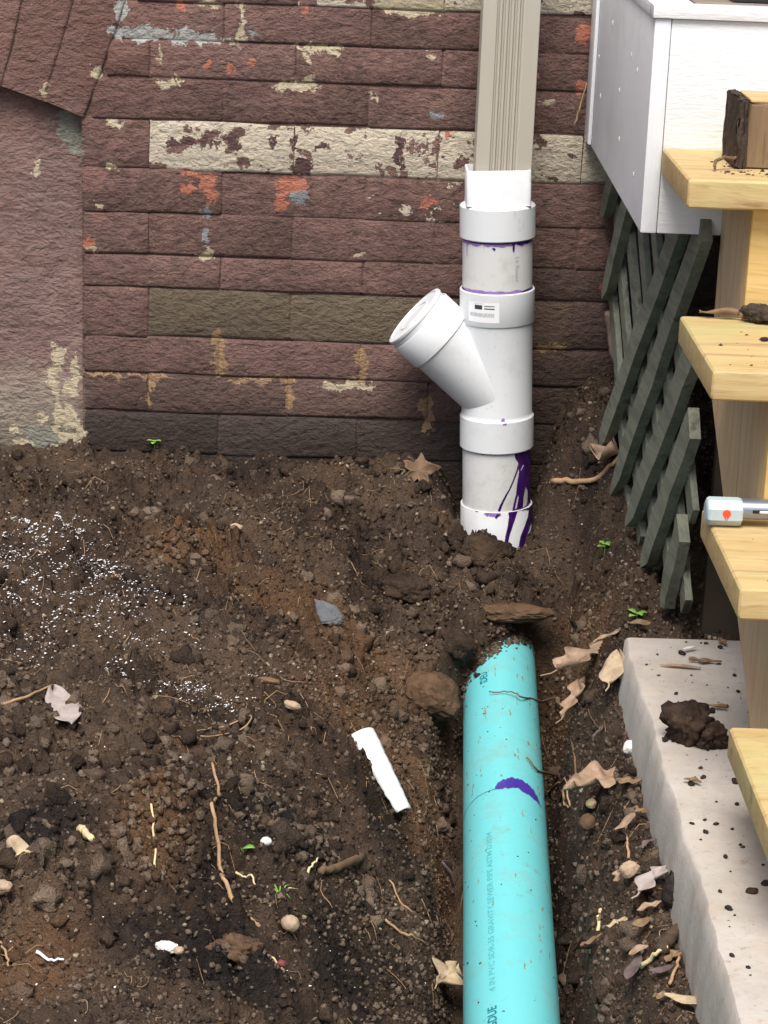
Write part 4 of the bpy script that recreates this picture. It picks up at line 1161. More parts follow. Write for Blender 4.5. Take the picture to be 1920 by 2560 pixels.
def star_leaf(label, p, r, pts, rz, mat, lift=.006, tilt=(0, 0), seed=0, flat=.7, z=None, cup=.25, sharp=.5):
    n = 60; rings = (0.0, .3, .6, .85, 1.0); V, F = [(0, 0, 0)], []
    for q in rings[1:]:
        for i in range(n):
            a = 2 * math.pi * i / n
            k = abs((a * pts / (2 * math.pi) + .5) % 1 - .5) * 2
            rad_ = r * (1 - sharp * k ** .8) * (1 + .12 * math.sin(2 * a + seed)) * (1 + .08 * math.sin(11 * a + seed))
            V.append((rad_ * q * math.cos(a), rad_ * q * math.sin(a), cup * r * q * q * (.35 + .65 * math.sin(a * 2.5 + seed)) - .05 * r * math.cos(a * pts) * q))
    for i in range(n): F.append((0, 1 + i, 1 + (i + 1) % n))
    for k in range(len(rings) - 2):
        for i in range(n): F.append((1 + k * n + i, 1 + (k + 1) * n + i, 1 + (k + 1) * n + (i + 1) % n, 1 + k * n + (i + 1) % n))
    SV, SF_ = tube([(0, 0, 0), (-.8 * r, .12 * r, .02 * r), (-1.5 * r, .25 * r, .1 * r)], [.0006, .0008, .0009], 5)
    o_ = len(V); V += [tuple(v) for v in SV]; F += [tuple(a + o_ for a in f) for f in SF_]
    o = mesh_obj('leaf', V, F, mat); thicken(o)
    place(o, p[0], p[1], rz, lift, flat, z, tilt)
    return tag(o, label, 'leaf', 'dead leaves scattered on the soil')
def lump_mesh(name, size, mat, seed, sub=3, rough=.3, facet=0.0):
    bm = bmesh.new(); bmesh.ops.create_icosphere(bm, subdivisions=sub, radius=1.0)
    o3 = Vector((seed * 3.7, seed * 1.3, seed * .7)); mn = mnoise.noise
    d = [1 + rough * (.75 * mn(v.co * 1.2 + o3) + .55 * abs(mn(v.co * 2.7 + o3)) + .40 * mn(v.co * 5.5 + o3) + .22 * mn(v.co * 11 + o3)) for v in bm.verts]
    for v, k in zip(bm.verts, d): v.co = Vector((v.co.x * size[0], v.co.y * size[1], v.co.z * size[2])) * float(k)
    me = bpy.data.meshes.new(name); bm.to_mesh(me); bm.free(); me.materials.append(mat)
    me.polygons.foreach_set('use_smooth', [True] * len(me.polygons))
    if facet: me.set_sharp_from_angle(angle=rad(facet))
    return me
def lump(name, label, cat, p, size, mat, seed, sink=.3, rz=0.0, sub=4, rough=.3, group=None, z=None, facet=0, flat=.5, tilt=(0, 0)):
    o = link(name, lump_mesh(name, size, mat, seed, sub, rough, facet))
    place(o, p[0], p[1], rz, size[2] * (1 - 2 * sink), flat, z, tilt)
    return tag(o, label, cat, group)
def root(name, label, cat, pts, r0, r1, mat, lift=.002, wob=.15, group=None, zs=None, sub=5, jit=.0012):
    P = []
    for k, (x, y) in enumerate(pts):
        P.append((x, y, gz(x, y) + lift + r0 if zs is None or zs[k] is None else zs[k]))
    L = smooth_line(P, sub)
    L = [p + Vector((R.uniform(-jit, jit), R.uniform(-jit, jit), R.uniform(-jit, jit))) for p in L]
    if zs is None:
        L = [Vector((p.x, p.y, max(p.z, gz(p.x, p.y) + r0 * .9))) for p in L]
    n = len(L)
    V, F = tube(L, [r0 + (r1 - r0) * i / (n - 1) for i in range(n)], 7, wob)
    o0 = Vector(V[0]); V = [v - o0 for v in V]
    o = mesh_obj(name, V, F, mat); o.location = o0
    return tag(o, label, cat, group)

# leaves
star_leaf('brown star shaped leaf on the soil left of the white stack foot', (0.1210, 3.4206), .031, 5, .25, ML_DARKB, lift=.018, tilt=(.75, 0), seed=1, sharp=.5)
oak_leaf('pinkish tan lobed leaf on the bank between teal pipe and slab corner', (0.3393, 2.8603), .100, .085, 3, -1.15, ML_TAN, .18, .022, .3, seed=2)
oak_leaf('cream oval leaf leaning at the upper left edge of the concrete slab', (0.3493, 2.6561), .055, .036, 0, -.5, ML_PALE, .2, .022, .35, seed=3, tilt=(.3,0))
oak_leaf('long curled tan leaf hanging down the bank below the lobed leaf', (0.3206, 2.8159), .090, .034, 3, -.5, ML_TAN, .45, .018, .4, seed=4)
oak_leaf('speckled brown pink oak leaf drooping over the trench hollow', (0.3224, 2.4886), .10, .070, 3, 1.25, ML_TAN, .22, .018, .35, seed=5)
oak_leaf('narrow tan leaf standing against the slab side', (0.3815, 2.4250), .060, .020, 0, -.15, ML_TAN, .5, .018, 1.0, seed=6, tilt=(.5, 0))
oak_leaf('torn pale tan leaf at the bottom edge left of the teal pipe', (0.1423, 2.3867), .075, .05, 2, -.4, ML_PALE, .25, .014, .4, seed=7)
oak_leaf('curled pale leaf caught under the first lattice slat', (0.405, 3.33), .045, .040, 0, .9, ML_TAN, .9, .020, .5, seed=8, stem=False)
oak_leaf('large pale grey papery leaf lying at the left', (-0.3148, 2.4532), .092, .040, 0, .35, ML_GREY, .2, .010, .7, seed=9, stem=False)
oak_leaf('small cream cupped leaf low at the left edge', (-0.3141, 2.1128), .030, .022, 0, 1.3, ML_PALE, 1.0, .007, .5, seed=10, stem=False)
oak_leaf('dark grey brown leaf tucked against the left side of the teal pipe', (0.1510, 2.6180), .050, .026, 0, 1.9, ML_PURP, .4, .010, 1.0, seed=11, stem=False)
oak_leaf('grey tan lobed leaf beside the black clod at the slab', (0.3401, 2.1580), .055, .034, 2, -.7, ML_GREY, .2, .016, .4, seed=12)
oak_leaf('small pale leaf scrap on the right bank below the straw', (0.3066, 2.1654), .026, .016, 2, 1.3, ML_PALE, .2, .010, .4, seed=13, stem=False)
oak_leaf('dark purple brown oval leaf low on the right bank', (0.3129, 2.0620), .045, .017, 0, -.4, ML_PURP, .2, .010, .4, seed=14, stem=False)
oak_leaf('pale leaf chip at the bottom right beside the slab', (0.3444, 1.9372), .040, .015, 0, 1.2, ML_PALE, .2, .010, .4, seed=15, stem=False)
oak_leaf('brown leaf scrap between the drooping leaf and the slab', (0.3449, 2.4241), .035, .02, 2, 1.0, ML_BROWN, .2, .010, .4, seed=16, stem=False)
oak_leaf('pale pink leaf scrap above the pinkish lobed leaf', (0.3520, 2.7750), .040, .018, 2, 1.7, ML_TAN, .2, .012, .4, seed=17, stem=False)
oak_leaf('brown leaf lying on the slope behind the slab corner', (0.3944, 2.7797), .028, .016, 0, 1.4, ML_BROWN, .2, .008, .4, seed=18, stem=False)
k = 0
for u_ in [(0.3185, 2.0770), (0.3340, 2.1264), (0.3301, 2.3199), (0.3310, 2.0048), (0.3245, 2.1118), (0.3171, 2.2579), (0.3463, 2.0327), (0.3445, 2.2481), (0.3292, 2.6200), (0.3476, 2.3328), (0.2906, 2.2379), (0.3269, 1.9640)]:
    k += 1
    oak_leaf('small crumpled leaf fragment in the litter along the slab', u_, R.uniform(.018, .034), R.uniform(.010, .017), R.choice((0, 2)), R.uniform(-2, 2), R.choice((ML_BROWN, ML_TAN, ML_PURP)), .25, .008, .5, seed=30 + k, stem=False)
for o in COL.objects:
    if o.get('label', '').startswith('small crumpled leaf fragment'): o['group'] = 'leaf fragments along the slab'

# roots, twigs, straw
RG = 'roots and twigs on the soil'
root('root', 'long wavy tan root running down the middle of the left soil', 'root', [(-0.1371, 2.4041), (-0.1258, 2.3382), (-0.1262, 2.2285), (-0.1180, 2.2097), (-0.1132, 2.1839), (-0.1080, 2.1462), (-0.0928, 2.1131), (-0.0680, 2.0964)], .0017, .0027, M_ROOT, .004, group=RG)
root('root', 'thin pale root at the left edge above the grey leaf', 'root', [(-0.3912, 2.4891), (-0.3661, 2.5049), (-0.3389, 2.5498)], .0022, .0012, M_ROOT, .004, group=RG)
root('root', 'thin looping root left of the white plastic offcut', 'root', [(-0.1606, 2.4412), (-0.1302, 2.5182), (-0.0978, 2.5233), (-0.1145, 2.4953), (-0.1537, 2.4424)], .0011, .0008, M_ROOT, .005, group=RG)
root('stick', 'thick pale broken stick on the heap right of the white stack', 'stick', [(0.3291, 3.4081), (0.3644, 3.3753), (0.3971, 3.3443), (0.4233, 3.3123)], .0052, .0032, M_ROOT, .004, group=RG, jit=.0004)
root('root', 'thin bare root reaching across the top of the teal pipe', 'root', [(0.2149, 2.9425), (0.2468, 2.9385), (0.2591, 2.9345), (0.2896, 2.9993), (0.3304, 3.0875), (0.3253, 2.8308)], .0009, .0016, M_ROOTD, .006, group=RG)
root('root', 'dark root touching the right side of the pipe above the purple smear', 'root', [(0.2557, 2.7607), (0.2713, 2.7535), (0.3118, 2.8793), (0.3119, 2.6640)], .0010, .0016, M_ROOTD, .004, group=RG)
root('root', 'straw coloured root beside the pipe just below the purple smear', 'root', [(0.3059, 2.9428), (0.3065, 2.7874), (0.3067, 2.6711), (0.3039, 2.7612)], .0014, .0014, M_ROOT, .006, group=RG)
root('stick', 'short brown stick on dark soil left of the teal pipe', 'stick', [(-0.0091, 2.2725), (0.0129, 2.3106), (0.0404, 2.4325)], .0042, .0058, M_ROOTD, .003, group=RG)
root('straw', 'yellow straw lying against the short brown stick', 'straw', [(-0.0255, 2.2518), (-0.0171, 2.2707), (-0.0118, 2.2866)], .0016, .0010, M_ROOTP, .005, group=RG)
root('root', 'long dark root slanting up from the pipe on the lower right bank', 'root', [(0.2855, 2.4496), (0.2923, 2.3447), (0.3005, 2.2797), (0.3060, 2.2911)], .0012, .0018, M_ROOTD, .005, group=RG)
root('straw', 'pale kinked straw on the lower right bank', 'straw', [(0.2950, 2.2728), (0.3006, 2.2712), (0.3034, 2.2863), (0.3058, 2.2887)], .0024, .0018, M_ROOTP, .008, group=RG)
root('root', 'white forked rootlet low at the left edge', 'root', [(-0.3249, 2.0976), (-0.3081, 2.0992), (-0.2947, 2.1076), (-0.2984, 2.1234)], .0014, .0010, M_ROOTP, .006, group=RG)
root('root', 'pale rootlet branching below the forked rootlet', 'root', [(-0.2944, 2.1055), (-0.2956, 2.0967), (-0.3046, 2.0857)], .0012, .0007, M_ROOTP, .005, group=RG)
root('root', 'pale twig cut by the left picture edge near the bottom', 'root', [(-0.3161, 1.9853), (-0.3062, 1.9549), (-0.2993, 1.9288)], .0016, .0010, M_ROOT, .005, group=RG)
root('straw', 'white plastic sliver low at the left', 'sliver', [(-0.2760, 1.9521), (-0.2626, 1.9455), (-0.2497, 1.9433)], .0016, .0010, M_SHARD, .004, group=RG)
root('root', 'thin forked root near the small red stone', 'root', [(-0.0582, 2.0413), (-0.0450, 2.0390), (-0.0385, 2.0427), (-0.0300, 2.0332)], .0012, .0010, M_ROOTP, .005, group=RG)
root('straw', 'upright straw stuck in the orange root ball', 'straw', [(-0.1877, 2.1956), (-0.1829, 2.1710), (-0.1786, 2.1310)], .0012, .0012, M_ROOTP, .006, group=RG)
root('root', 'hanging pale root under the drooping oak leaf', 'root', [(0.3381, 2.3898), (0.3339, 2.3349), (0.3302, 2.2800)], .0014, .0016, M_ROOT, .008, group=RG)
root('root', 'pale root on the soil beside the bottom left of the pipe', 'root', [(0.0661, 2.3291), (0.0880, 2.3316), (0.0985, 2.3373), (0.1146, 2.3627)], .0018, .0012, M_ROOT, .005, group=RG)
root('root', 'thin root above the dark leaf beside the pipe', 'root', [(0.0734, 2.4439), (0.0854, 2.4204), (0.1025, 2.4176)], .0012, .0008, M_ROOT, .005, group=RG)
root('root', 'thin dark root right of the cream chip at the left', 'root', [(-0.2857, 2.1139), (-0.2720, 2.0832), (-0.2567, 2.0436)], .0010, .0012, M_ROOTD, .004, group=RG)
root('root', 'hair root on the upper right bank beside the pipe', 'root', [(0.3095, 3.1305), (0.3117, 3.0800), (0.3112, 3.0159)], .0009, .0009, M_ROOTD, .006, group=RG)
root('root', 'fine root crossing the litter above the curled leaf', 'root', [(0.3286, 3.1573), (0.3264, 2.8836), (0.3320, 2.7161), (0.3348, 2.6352)], .0011, .0009, M_ROOTD, .012, group=RG)
root('root', 'pale root by the green grass tuft', 'root', [(-0.0982, 2.1983), (-0.0862, 2.1980), (-0.0760, 2.1833)], .0013, .0010, M_ROOTP, .005, group=RG)
root('twig', 'short twig in the litter near the bottom slab edge', 'twig', [(0.3199, 2.0638), (0.3327, 2.0504), (0.3438, 2.0518)], .0028, .0020, M_ROOTP, .008, group=RG)
root('twig', 'thin twig lying along the lower slab edge', 'twig', [(0.3363, 1.9810), (0.3478, 2.0142), (0.3562, 2.0469)], .0018, .0014, M_ROOT, .008, group=RG)
root('bark_strip', 'dark weathered bark strip leaning towards the slab', 'bark', [(0.3344, 2.0489), (0.3491, 2.0709), (0.3677, 2.0909)], .0085, .0050, M_BARK, .004, group=RG, wob=.3)
o = root('wood_chip', 'cream flat wood chip on the soil at the left', 'wood chip', [(-0.2610, 2.1605), (-0.2513, 2.1339), (-0.2402, 2.1011)], .0048, .0036, M_ROOTP, .003, wob=.25)

# stones and shards
SG = 'stones and chips on the soil'
lump('stone', 'round tan stone on the dark soil', 'stone', (-0.0380, 2.1375), (.0095, .0085, .0085), M_STONE, 3, .15, group=SG, rough=.15)
lump('stone', 'small off white pebble right of the long root', 'stone', (-0.0689, 2.2609), (.0062, .005, .005), M_STONEW, 4, .15, group=SG, rough=.15)
lump('stone', 'small red stone with a white side near the bottom', 'stone', (-0.0436, 2.0235), (.0045, .0038, .0036), plain('red_stone', srgb(120, 62, 58), .6, .3, .4, 60, dirt=srgb(230, 216, 206), dirt_amt=.9), 5, .15, group=SG, rough=.15)
lump('stone', 'tan stone below the grey lobed leaf on the right bank', 'stone', (0.3242, 2.2257), (.0095, .008, .009), M_STONE, 6, .1, group=SG)
lump('stone', 'pale flat chip in the lower left soil', 'stone', (-0.1567, 2.0083), (.0105, .006, .005), M_STONEW, 7, -.1, group=SG, facet=30)
lump('stone', 'small cream chip below the pale flat chip', 'stone', (-0.1436, 1.9919), (.005, .004, .004), M_STONE, 8, .15, group=SG)
lump('rock', 'square brown rock wedged against the left side of the teal pipe', 'rock', (0.1372, 2.9613), (.040, .030, .030), M_STONEB, 9, .25, rough=.22, facet=24)
lump('rock', 'flat reddish brown stone bridging the far end of the teal pipe', 'rock', (0.262, 3.155), (.055, .035, .014), M_STONEB, 10, 0, rough=.25, facet=24, z=-.128, tilt=(-.25, 0))
lump('clod', 'black lump of humus leaning on the slab side', 'clod', (0.3655, 2.1244), (.018, .022, .024), M_DARKC, 11, .05, rough=.4)
lump('slate_shard', 'bluish grey slate shard on brown soil left of the pipe', 'shard', (-0.0181, 2.9383), (.026, .016, .006), M_SLATE, 12, 0, rough=.3, facet=20, tilt=(.6, .1))
lump('stone', 'bright white chip on the bank beside the slab', 'stone', (0.3553, 2.5032), (.0085, .006, .008), M_STONEW, 13, .05, group=SG, facet=30)
lump('stone', 'pale triangular chip on the soil by the wall', 'stone', (0.0020, 3.4594), (.009, .004, .007), M_STONE, 14, .1, group=SG, facet=25)
lump('stone', 'cream pebble in the soil beside the right bank hollow', 'stone', (0.3129, 2.5041), (.006, .005, .006), M_ROOTP, 15, .1, group=SG)
lump('stone', 'round brown pebble half buried beside the pipe', 'stone', (0.3054, 2.4693), (.011, .009, .010), M_STONEB, 16, .2, group=SG, rough=.15)
lump('stone', 'pinkish pebble at the far left edge', 'stone', (-0.3229, 2.0511), (.009, .007, .007), M_STONE, 17, .15, group=SG)
lump('stone', 'small pale pebble beside the white shavings', 'stone', (-0.1502, 3.1546), (.009, .006, .005), M_STONE, 18, .15, group=SG)
lump('stone', 'tan chip below the white shavings', 'stone', (-0.0503, 2.5772), (.010, .006, .005), M_STONE, 19, .15, group=SG)
lump('stone', 'orange chip beside the dark hole at the left', 'stone', (-0.0807, 2.6223), (.014, .005, .004), M_CLAYC, 20, .15, group=SG)
lump('clod', 'small yellow brown clod near the bottom centre left', 'clod', (-0.0876, 2.0160), (.022, .012, .012), M_STONEB, 23, .3, rough=.8)
lump('clod', 'brown clod in front of the white stack foot', 'clod', (0.2258, 3.3066), (.036, .026, .022), M_SOIL, 25, .4, rough=.5)
lump('clod', 'brown clod left of the stack foot', 'clod', (0.0965, 3.1988), (.034, .028, .018), M_SOIL, 26, .4, rough=.5)
lump('clod', 'dark clod beside the brown rock', 'clod', (0.1728, 3.0444), (.028, .02, .016), M_SOIL, 27, .4, rough=.5)

# white plastic offcut
def offcut():
    A, B = Vector(((0.0404, 2.6660)[0], (0.0404, 2.6660)[1], 0)), Vector(((0.0936, 2.5920)[0], (0.0936, 2.5920)[1], 0))
    A.z = gmax(A.x, A.y, .016) + .016; B.z = gmax(B.x, B.y, .016) + .012
    ax = (B - A); L = ax.length; ax.normalize(); sd = ax.cross(Vector((0, 0, 1))).normalized() * -1; up = sd.cross(ax); 
    if up.z < 0: up = -up
    V, F = [], []; N = 26; K = 9
    for i in range(N + 1):
        t = i / N; w = .0185 * (1 - .42 * t) * (1 + (.05 * R.uniform(-1, 1)))
        for j in range(K):
            s = (j / (K - 1) - .5) * 2
            h = -.010 * s * s * (1 - .3 * t)
            jag = R.uniform(-.0006, .0006) if j in (0, K - 1) else 0
            V.append(tuple(ax * (L * t) + sd * (s * w + jag) + up * h))
    for i in range(N):
        for j in range(K - 1): F.append((i * K + j, i * K + j + 1, (i + 1) * K + j + 1, (i + 1) * K + j))
    o = mesh_obj('pipe_offcut', V, F, M_SHARD); thicken(o, .0032); o.location = A
    return tag(o, 'bright white curved plastic offcut on the soil left of the teal pipe', 'offcut')
offcut()

# white plastic shavings, far too many and too small to count
def shavings():
    g = np.random.default_rng(5)
    clusters = [(-0.471, 3.069, 0.016, 0.004, 90), (-0.444, 3.060, 0.016, 0.004, 110), (-0.417, 3.042, 0.014, 0.005, 90), (-0.389, 3.021, 0.014, 0.007, 100), (-0.364, 2.998, 0.014, 0.010, 100), (-0.334, 2.956, 0.016, 0.012, 120), (-0.302, 2.907, 0.018, 0.014, 140), (-0.269, 2.845, 0.020, 0.018, 110), (-0.442, 2.962, 0.040, 0.035, 220), (-0.393, 2.883, 0.040, 0.040, 220), (-0.409, 2.808, 0.040, 0.040, 200), (-0.342, 2.857, 0.040, 0.035, 200), (-0.280, 2.776, 0.035, 0.030, 200), (-0.232, 2.753, 0.030, 0.030, 120), (-0.403, 2.696, 0.035, 0.040, 170), (-0.347, 2.728, 0.040, 0.040, 150), (-0.292, 2.693, 0.035, 0.035, 120), (-0.245, 2.571, 0.020, 0.012, 50), (-0.173, 2.583, 0.025, 0.012, 80), (-0.134, 2.575, 0.025, 0.012, 70), (-0.099, 2.665, 0.010, 0.006, 10)]
    X, Y = [], []
    for x, y, sx, sy, n in clusters:
        X.append(g.normal(x, sx, n * 3)); Y.append(g.normal(y, sy, n * 3))
    x = np.concatenate(X); y = np.concatenate(Y)
    keep = pnoise(x * 26, y * 26, 71) + .6 * pnoise(x * 70, y * 70, 72) + g.uniform(-.45, .45, len(x)) > 0.06
    x, y = x[keep], y[keep]
    xr = g.uniform(-.6, .5, 420); yr = g.uniform(1.65, 3.45, 420)
    x = np.concatenate([x, xr]); y = np.concatenate([y, yr])
    ok = (np.abs(x - pipe_x(y)) > .075) & ~((x > .36) & (y < 2.71)); x, y = x[ok], y[ok]
    z = H(x, y) + detail(x, y) + .0028
    n = len(x); s = .0005 + .0017 * g.random(n) ** 2.6
    q = np.array([(-1, -.5, 0), (.9, -.6, .3), (1, .5, -.1), (-.7, .6, .4), (0, 0, .55)])
    a = g.uniform(0, 6.3, n); ca, sa = np.cos(a), np.sin(a)
    W = q[None] * np.stack([s, s * g.uniform(.5, 1, n), s], -1)[:, None, :]
    V = np.stack([W[..., 0] * ca[:, None] - W[..., 1] * sa[:, None] + x[:, None], W[..., 0] * sa[:, None] + W[..., 1] * ca[:, None] + y[:, None], W[..., 2] + z[:, None]], -1).reshape(-1, 3)
    f = np.array([(0, 1, 4), (1, 2, 4), (2, 3, 4), (3, 0, 4)])
    F = (f[None] + (np.arange(n) * 5)[:, None, None]).reshape(-1, 3)
    o = link('plastic_shavings', big_mesh('plastic_shavings', V, F, plain('white_shavings', (.84, .84, .86), .5, .4, .05, 50)), None, 'stuff')
    o['label'] = 'fine white plastic shavings sprinkled over the left soil'; o['category'] = 'shavings'
shavings()

# hair roots and fibres, a mat nobody could count
def fibres():
    g = np.random.default_rng(23); Vs, Fs, off = [], [], 0
    for _ in range(420):
        x = g.uniform(-.58, .36); y = g.uniform(1.65, 3.45)
        if abs(x - float(pipe_x(y))) < .07 and y < 3.15: continue
        L = g.uniform(.012, .05); a = g.uniform(0, 6.28); c = g.normal(0, 1.3); n = 6
        P = []
        for i in range(n):
            f = i / (n - 1); xx = x + math.cos(a + c * f) * L * f; yy = y + math.sin(a + c * f) * L * f
            P.append((xx, yy, gz(xx, yy) + .0015 + .004 * math.sin(math.pi * f) * g.random()))
        r = g.uniform(.00025, .0006)
        V, F = tube(P, [r] * n, 3)
        Vs += [tuple(v) for v in V]; Fs += [tuple(i + off for i in f) for f in F]; off += len(V)
    o = mesh_obj('fine_roots', Vs, Fs, M_ROOT, None, True, 'stuff'); o['label'] = 'hair fine roots and fibres matted through the soil'; o['category'] = 'roots'
fibres()

# seedlings and grass
def seedling(label, p, h, leaves, s, seed, lift=0.0):
    rr = random.Random(seed)
    t = thing('seedling', label, 'seedling', (p[0], p[1], gz(p[0], p[1]) + lift), 'green seedlings')
    V, F = tube([(0, 0, -.004), (.001, 0, h * .5), (0, .001, h)], [.0008, .0007, .0006], 5)
    mesh_obj('stem', V, F, ML_GREEN, t)
    for k in range(leaves):
        a = 2 * math.pi * k / leaves + rr.uniform(-.3, .3); hh = h * (1 - .25 * (k % 2))
        V, F = [], []
        for i in range(7):
            f = i / 6; w = s * .36 * math.sin(math.pi * (f * .92 + .04))
            for c in (-1, 0, 1):
                V.append((f * s * math.cos(a) - c * w * math.sin(a), f * s * math.sin(a) + c * w * math.cos(a), hh + .25 * s * math.sin(2.4 * f) + .1 * w * c * c))
        for i in range(6):
            for j in range(2): F.append((i * 3 + j, i * 3 + j + 1, i * 3 + j + 4, i * 3 + j + 3))
        thicken(mesh_obj('leaf', V, F, ML_GREEN, t), .0003)
seedling('green seedling at the foot of the brick wall on the left', (-0.3015, 3.5213), .010, 4, .012, 1)
seedling('green seedling beside the second lattice slat', (0.388, 3.16), .016, 5, .012, 2, .004)
seedling('green seedling below the lattice behind the slab', (0.392, 2.80), .014, 5, .014, 3, .004)
seedling('lone green leaf sprout beside the long root', (-0.0934, 2.2269), .006, 2, .014, 4)
t = thing('grass_tuft', 'small tuft of pale green grass on the lower left soil', 'grass', ((-0.0511, 2.2051)[0], (-0.0511, 2.2051)[1], gz(*(-0.0511, 2.2051))))
for k in range(16):
    a = R.uniform(0, 6.28); L_ = R.uniform(.012, .026)
    V, F = tube([(0, 0, 0), (L_ * .5 * math.cos(a), L_ * .5 * math.sin(a), .008), (L_ * math.cos(a), L_ * math.sin(a), R.uniform(.001, .008))], [.0010, .0009, .0003], 4)
    mesh_obj('blade', V, F, ML_GREEN if k % 3 else ML_PALE, t)

# things on the slab
SZ = 0.0258
t = lump('clod', 'big crumbly dark clod of earth on the concrete slab', 'clod', (0.3993, 2.3696), (.022, .019, .021), M_CLOD, 81, .05, z=SZ + .001, rough=.9, sub=4)
lump('clod', 'second dark clod stuck to the big one on the slab', 'clod', (0.4214, 2.3531), (.017, .014, .014), M_CLOD, 82, .05, z=SZ + .001, rough=.9, sub=4)
for k, (p_, r_) in enumerate([((0.4367, 2.2558), .0075), ((0.4287, 2.1991), .0045), ((0.3972, 2.0727), .0045), ((0.4117, 1.9960), .0085), ((0.3836, 1.9602), .0060), ((0.4280, 2.0141), .0070), ((0.4026, 2.2659), .0050), ((0.3866, 2.2469), .0070), ((0.3855, 2.1282), .0045), ((0.4592, 2.4710), .0050), ((0.4399, 2.4549), .0075), ((0.4293, 2.6412), .0075), ((0.4048, 2.5075), .0040), ((0.4809, 2.6665), .0055), ((0.3735, 2.3653), .007), ((0.4652, 2.6792), .004), ((0.3723, 1.8676), .004), ((0.3835, 1.8459), .0035), ((0.3805, 1.9958), .0035), ((0.3742, 2.1483), .0035), ((0.4805, 2.5200), .004), ((0.4843, 2.5719), .0045)]):
    lump('dirt_lump', 'small lump of dark dirt dropped on the concrete slab', 'dirt', p_, (r_ * .72, r_ * .5, r_ * .4), M_DARKC if k % 3 else M_CLOD, 90 + k, .2, R.uniform(0, 3), 2, .5, 'dirt lumps on the concrete slab', z=SZ)
oak_leaf('brown leaf scrap with a tail on the slab near its far end', (0.4536, 2.6092), .040, .014, 2, 1.5, ML_BROWN, .3, .004, seed=41, z=SZ, stem=False)
oak_leaf('reddish leaf scrap on the slab beside the stringer', (0.4852, 2.6781), .020, .012, 2, .4, ML_BROWN, .3, .004, seed=42, z=SZ, stem=False)
oak_leaf('thin brown leaf blade lying across the slab', (0.4206, 2.5904), .050, .007, 0, 1.45, ML_TAN, .3, .003, seed=43, z=SZ, stem=False)
oak_leaf('red brown leaf scrap in the middle of the slab', (0.3879, 2.2470), .020, .011, 2, 1.1, ML_BROWN, .3, .005, seed=44, z=SZ, stem=False)
oak_leaf('thin curled leaf edge on the slab below the stringer', (0.4455, 2.4614), .026, .007, 0, 1.2, ML_BROWN, .8, .004, seed=45, z=SZ, stem=False)
o = lump('paper_scrap', 'tiny white scrap on the slab near its far end', 'scrap', (0.4394, 2.6490), (.010, .003, .0016), M_STONEW, 120, 0, .5, 2, .2, z=SZ + .004)
def specks(name, label, boxes, seed, mat):
    g = np.random.default_rng(seed); B = [crumb_base(k) for k in range(4)]; Vs, Fs, Ts, off = [], [], [], 0
    for x0, x1, y0, y1, z, n, smax in boxes:
        for _ in range(n):
            V, F = B[int(g.integers(0, 4))]; s = .0006 + smax * g.random() ** 3
            Vs.append(V * s * np.array([1.2, 1, .6]) + np.array([g.uniform(x0, x1), g.uniform(y0, y1), z + s * .3])); Fs.append(F + off); off += len(V); Ts.append(np.full(len(V), g.random() * .9))
    me = big_mesh(name, np.concatenate(Vs), np.concatenate(Fs), mat)
    at = me.attributes.new('tone', 'FLOAT', 'POINT'); at.data.foreach_set('value', np.concatenate(Ts).astype(np.float32))
    o = link(name, me, None, 'stuff'); o['label'] = label; o['category'] = 'dirt'
specks('dirt_specks', 'fine dirt specks sprinkled over slab and treads', [(.375, .62, 1.75, 2.69, SZ, 240, .0024), (.415, .60, 2.53, 2.66, .636, 150, .0026), (.40, .60, 2.30, 2.54, .4719, 40, .0022), (.40, .60, 2.09, 2.3, .3078, 14, .0015)], 6, M_CRUMB)

# ------------------------------------------------------------------ things on the treads
blk = thing('wood_block', 'dirty square wooden post offcut standing on the top tread', 'wood block', (0.437, 2.60, 0.6365))
bm = box_bm(.012, .10, 0, .085, 0, .074, .002, 1)
bmesh.ops.subdivide_edges(bm, edges=bm.edges[:], cuts=2, use_grid_fill=True)
for v in bm.verts: v.co += Vector((R.uniform(-1, 1), R.uniform(-1, 1), R.uniform(-1, 1))) * .0012
from_bm('body', bm, M_BLOCK, blk, smooth=True, sharp=25)
bm = box_bm(0, .0115, -.004, .088, -.0002, .078, .002, 1); bmesh.ops.subdivide_edges(bm, edges=bm.edges[:], cuts=3, use_grid_fill=True)
for v in bm.verts: v.co += Vector((R.uniform(-1, 1), R.uniform(-1, 1), R.uniform(-.3, 1))) * .0022
from_bm('soil_crust', bm, M_BLOCKD, blk, smooth=True)
bm = box_bm(.014, .099, .002, .083, .0745, .0785, .001, 1)
from_bm('cut_top', bm, M_BLOCKTOP, blk, smooth=True)
root('twig', 'short bent brown twig sticking out beside the wood block', 'twig', [(.4375, 2.597), (.424, 2.586), (.413, 2.580), (.4115, 2.572)], .0022, .0018, M_ROOTD, zs=[.648, .650, .646, .6385])
oak_leaf('curled brown bark bits at the back corner of the second tread', (.425, 2.545), .045, .012, 2, 1.4, ML_BROWN, .8, .006, seed=51, z=.472, stem=False, cat='bark')
lump('clod', 'grey brown clod at the back of the second tread', 'clod', (.472, 2.535), (.022, .013, .010), M_BLOCKD, 130, .1, z=.475, rough=.5)
lump('clod', 'tiny dark dirt lump on the middle of the second tread', 'clod', (.460, 2.44), (.005, .003, .002), M_DARKC, 131, .1, z=.473, rough=.3)
tool = thing('hand_tool', 'grey hand tool with faceted end and orange drop mark on the third tread', 'tool', (0.3840, 2.285, 0.3080))
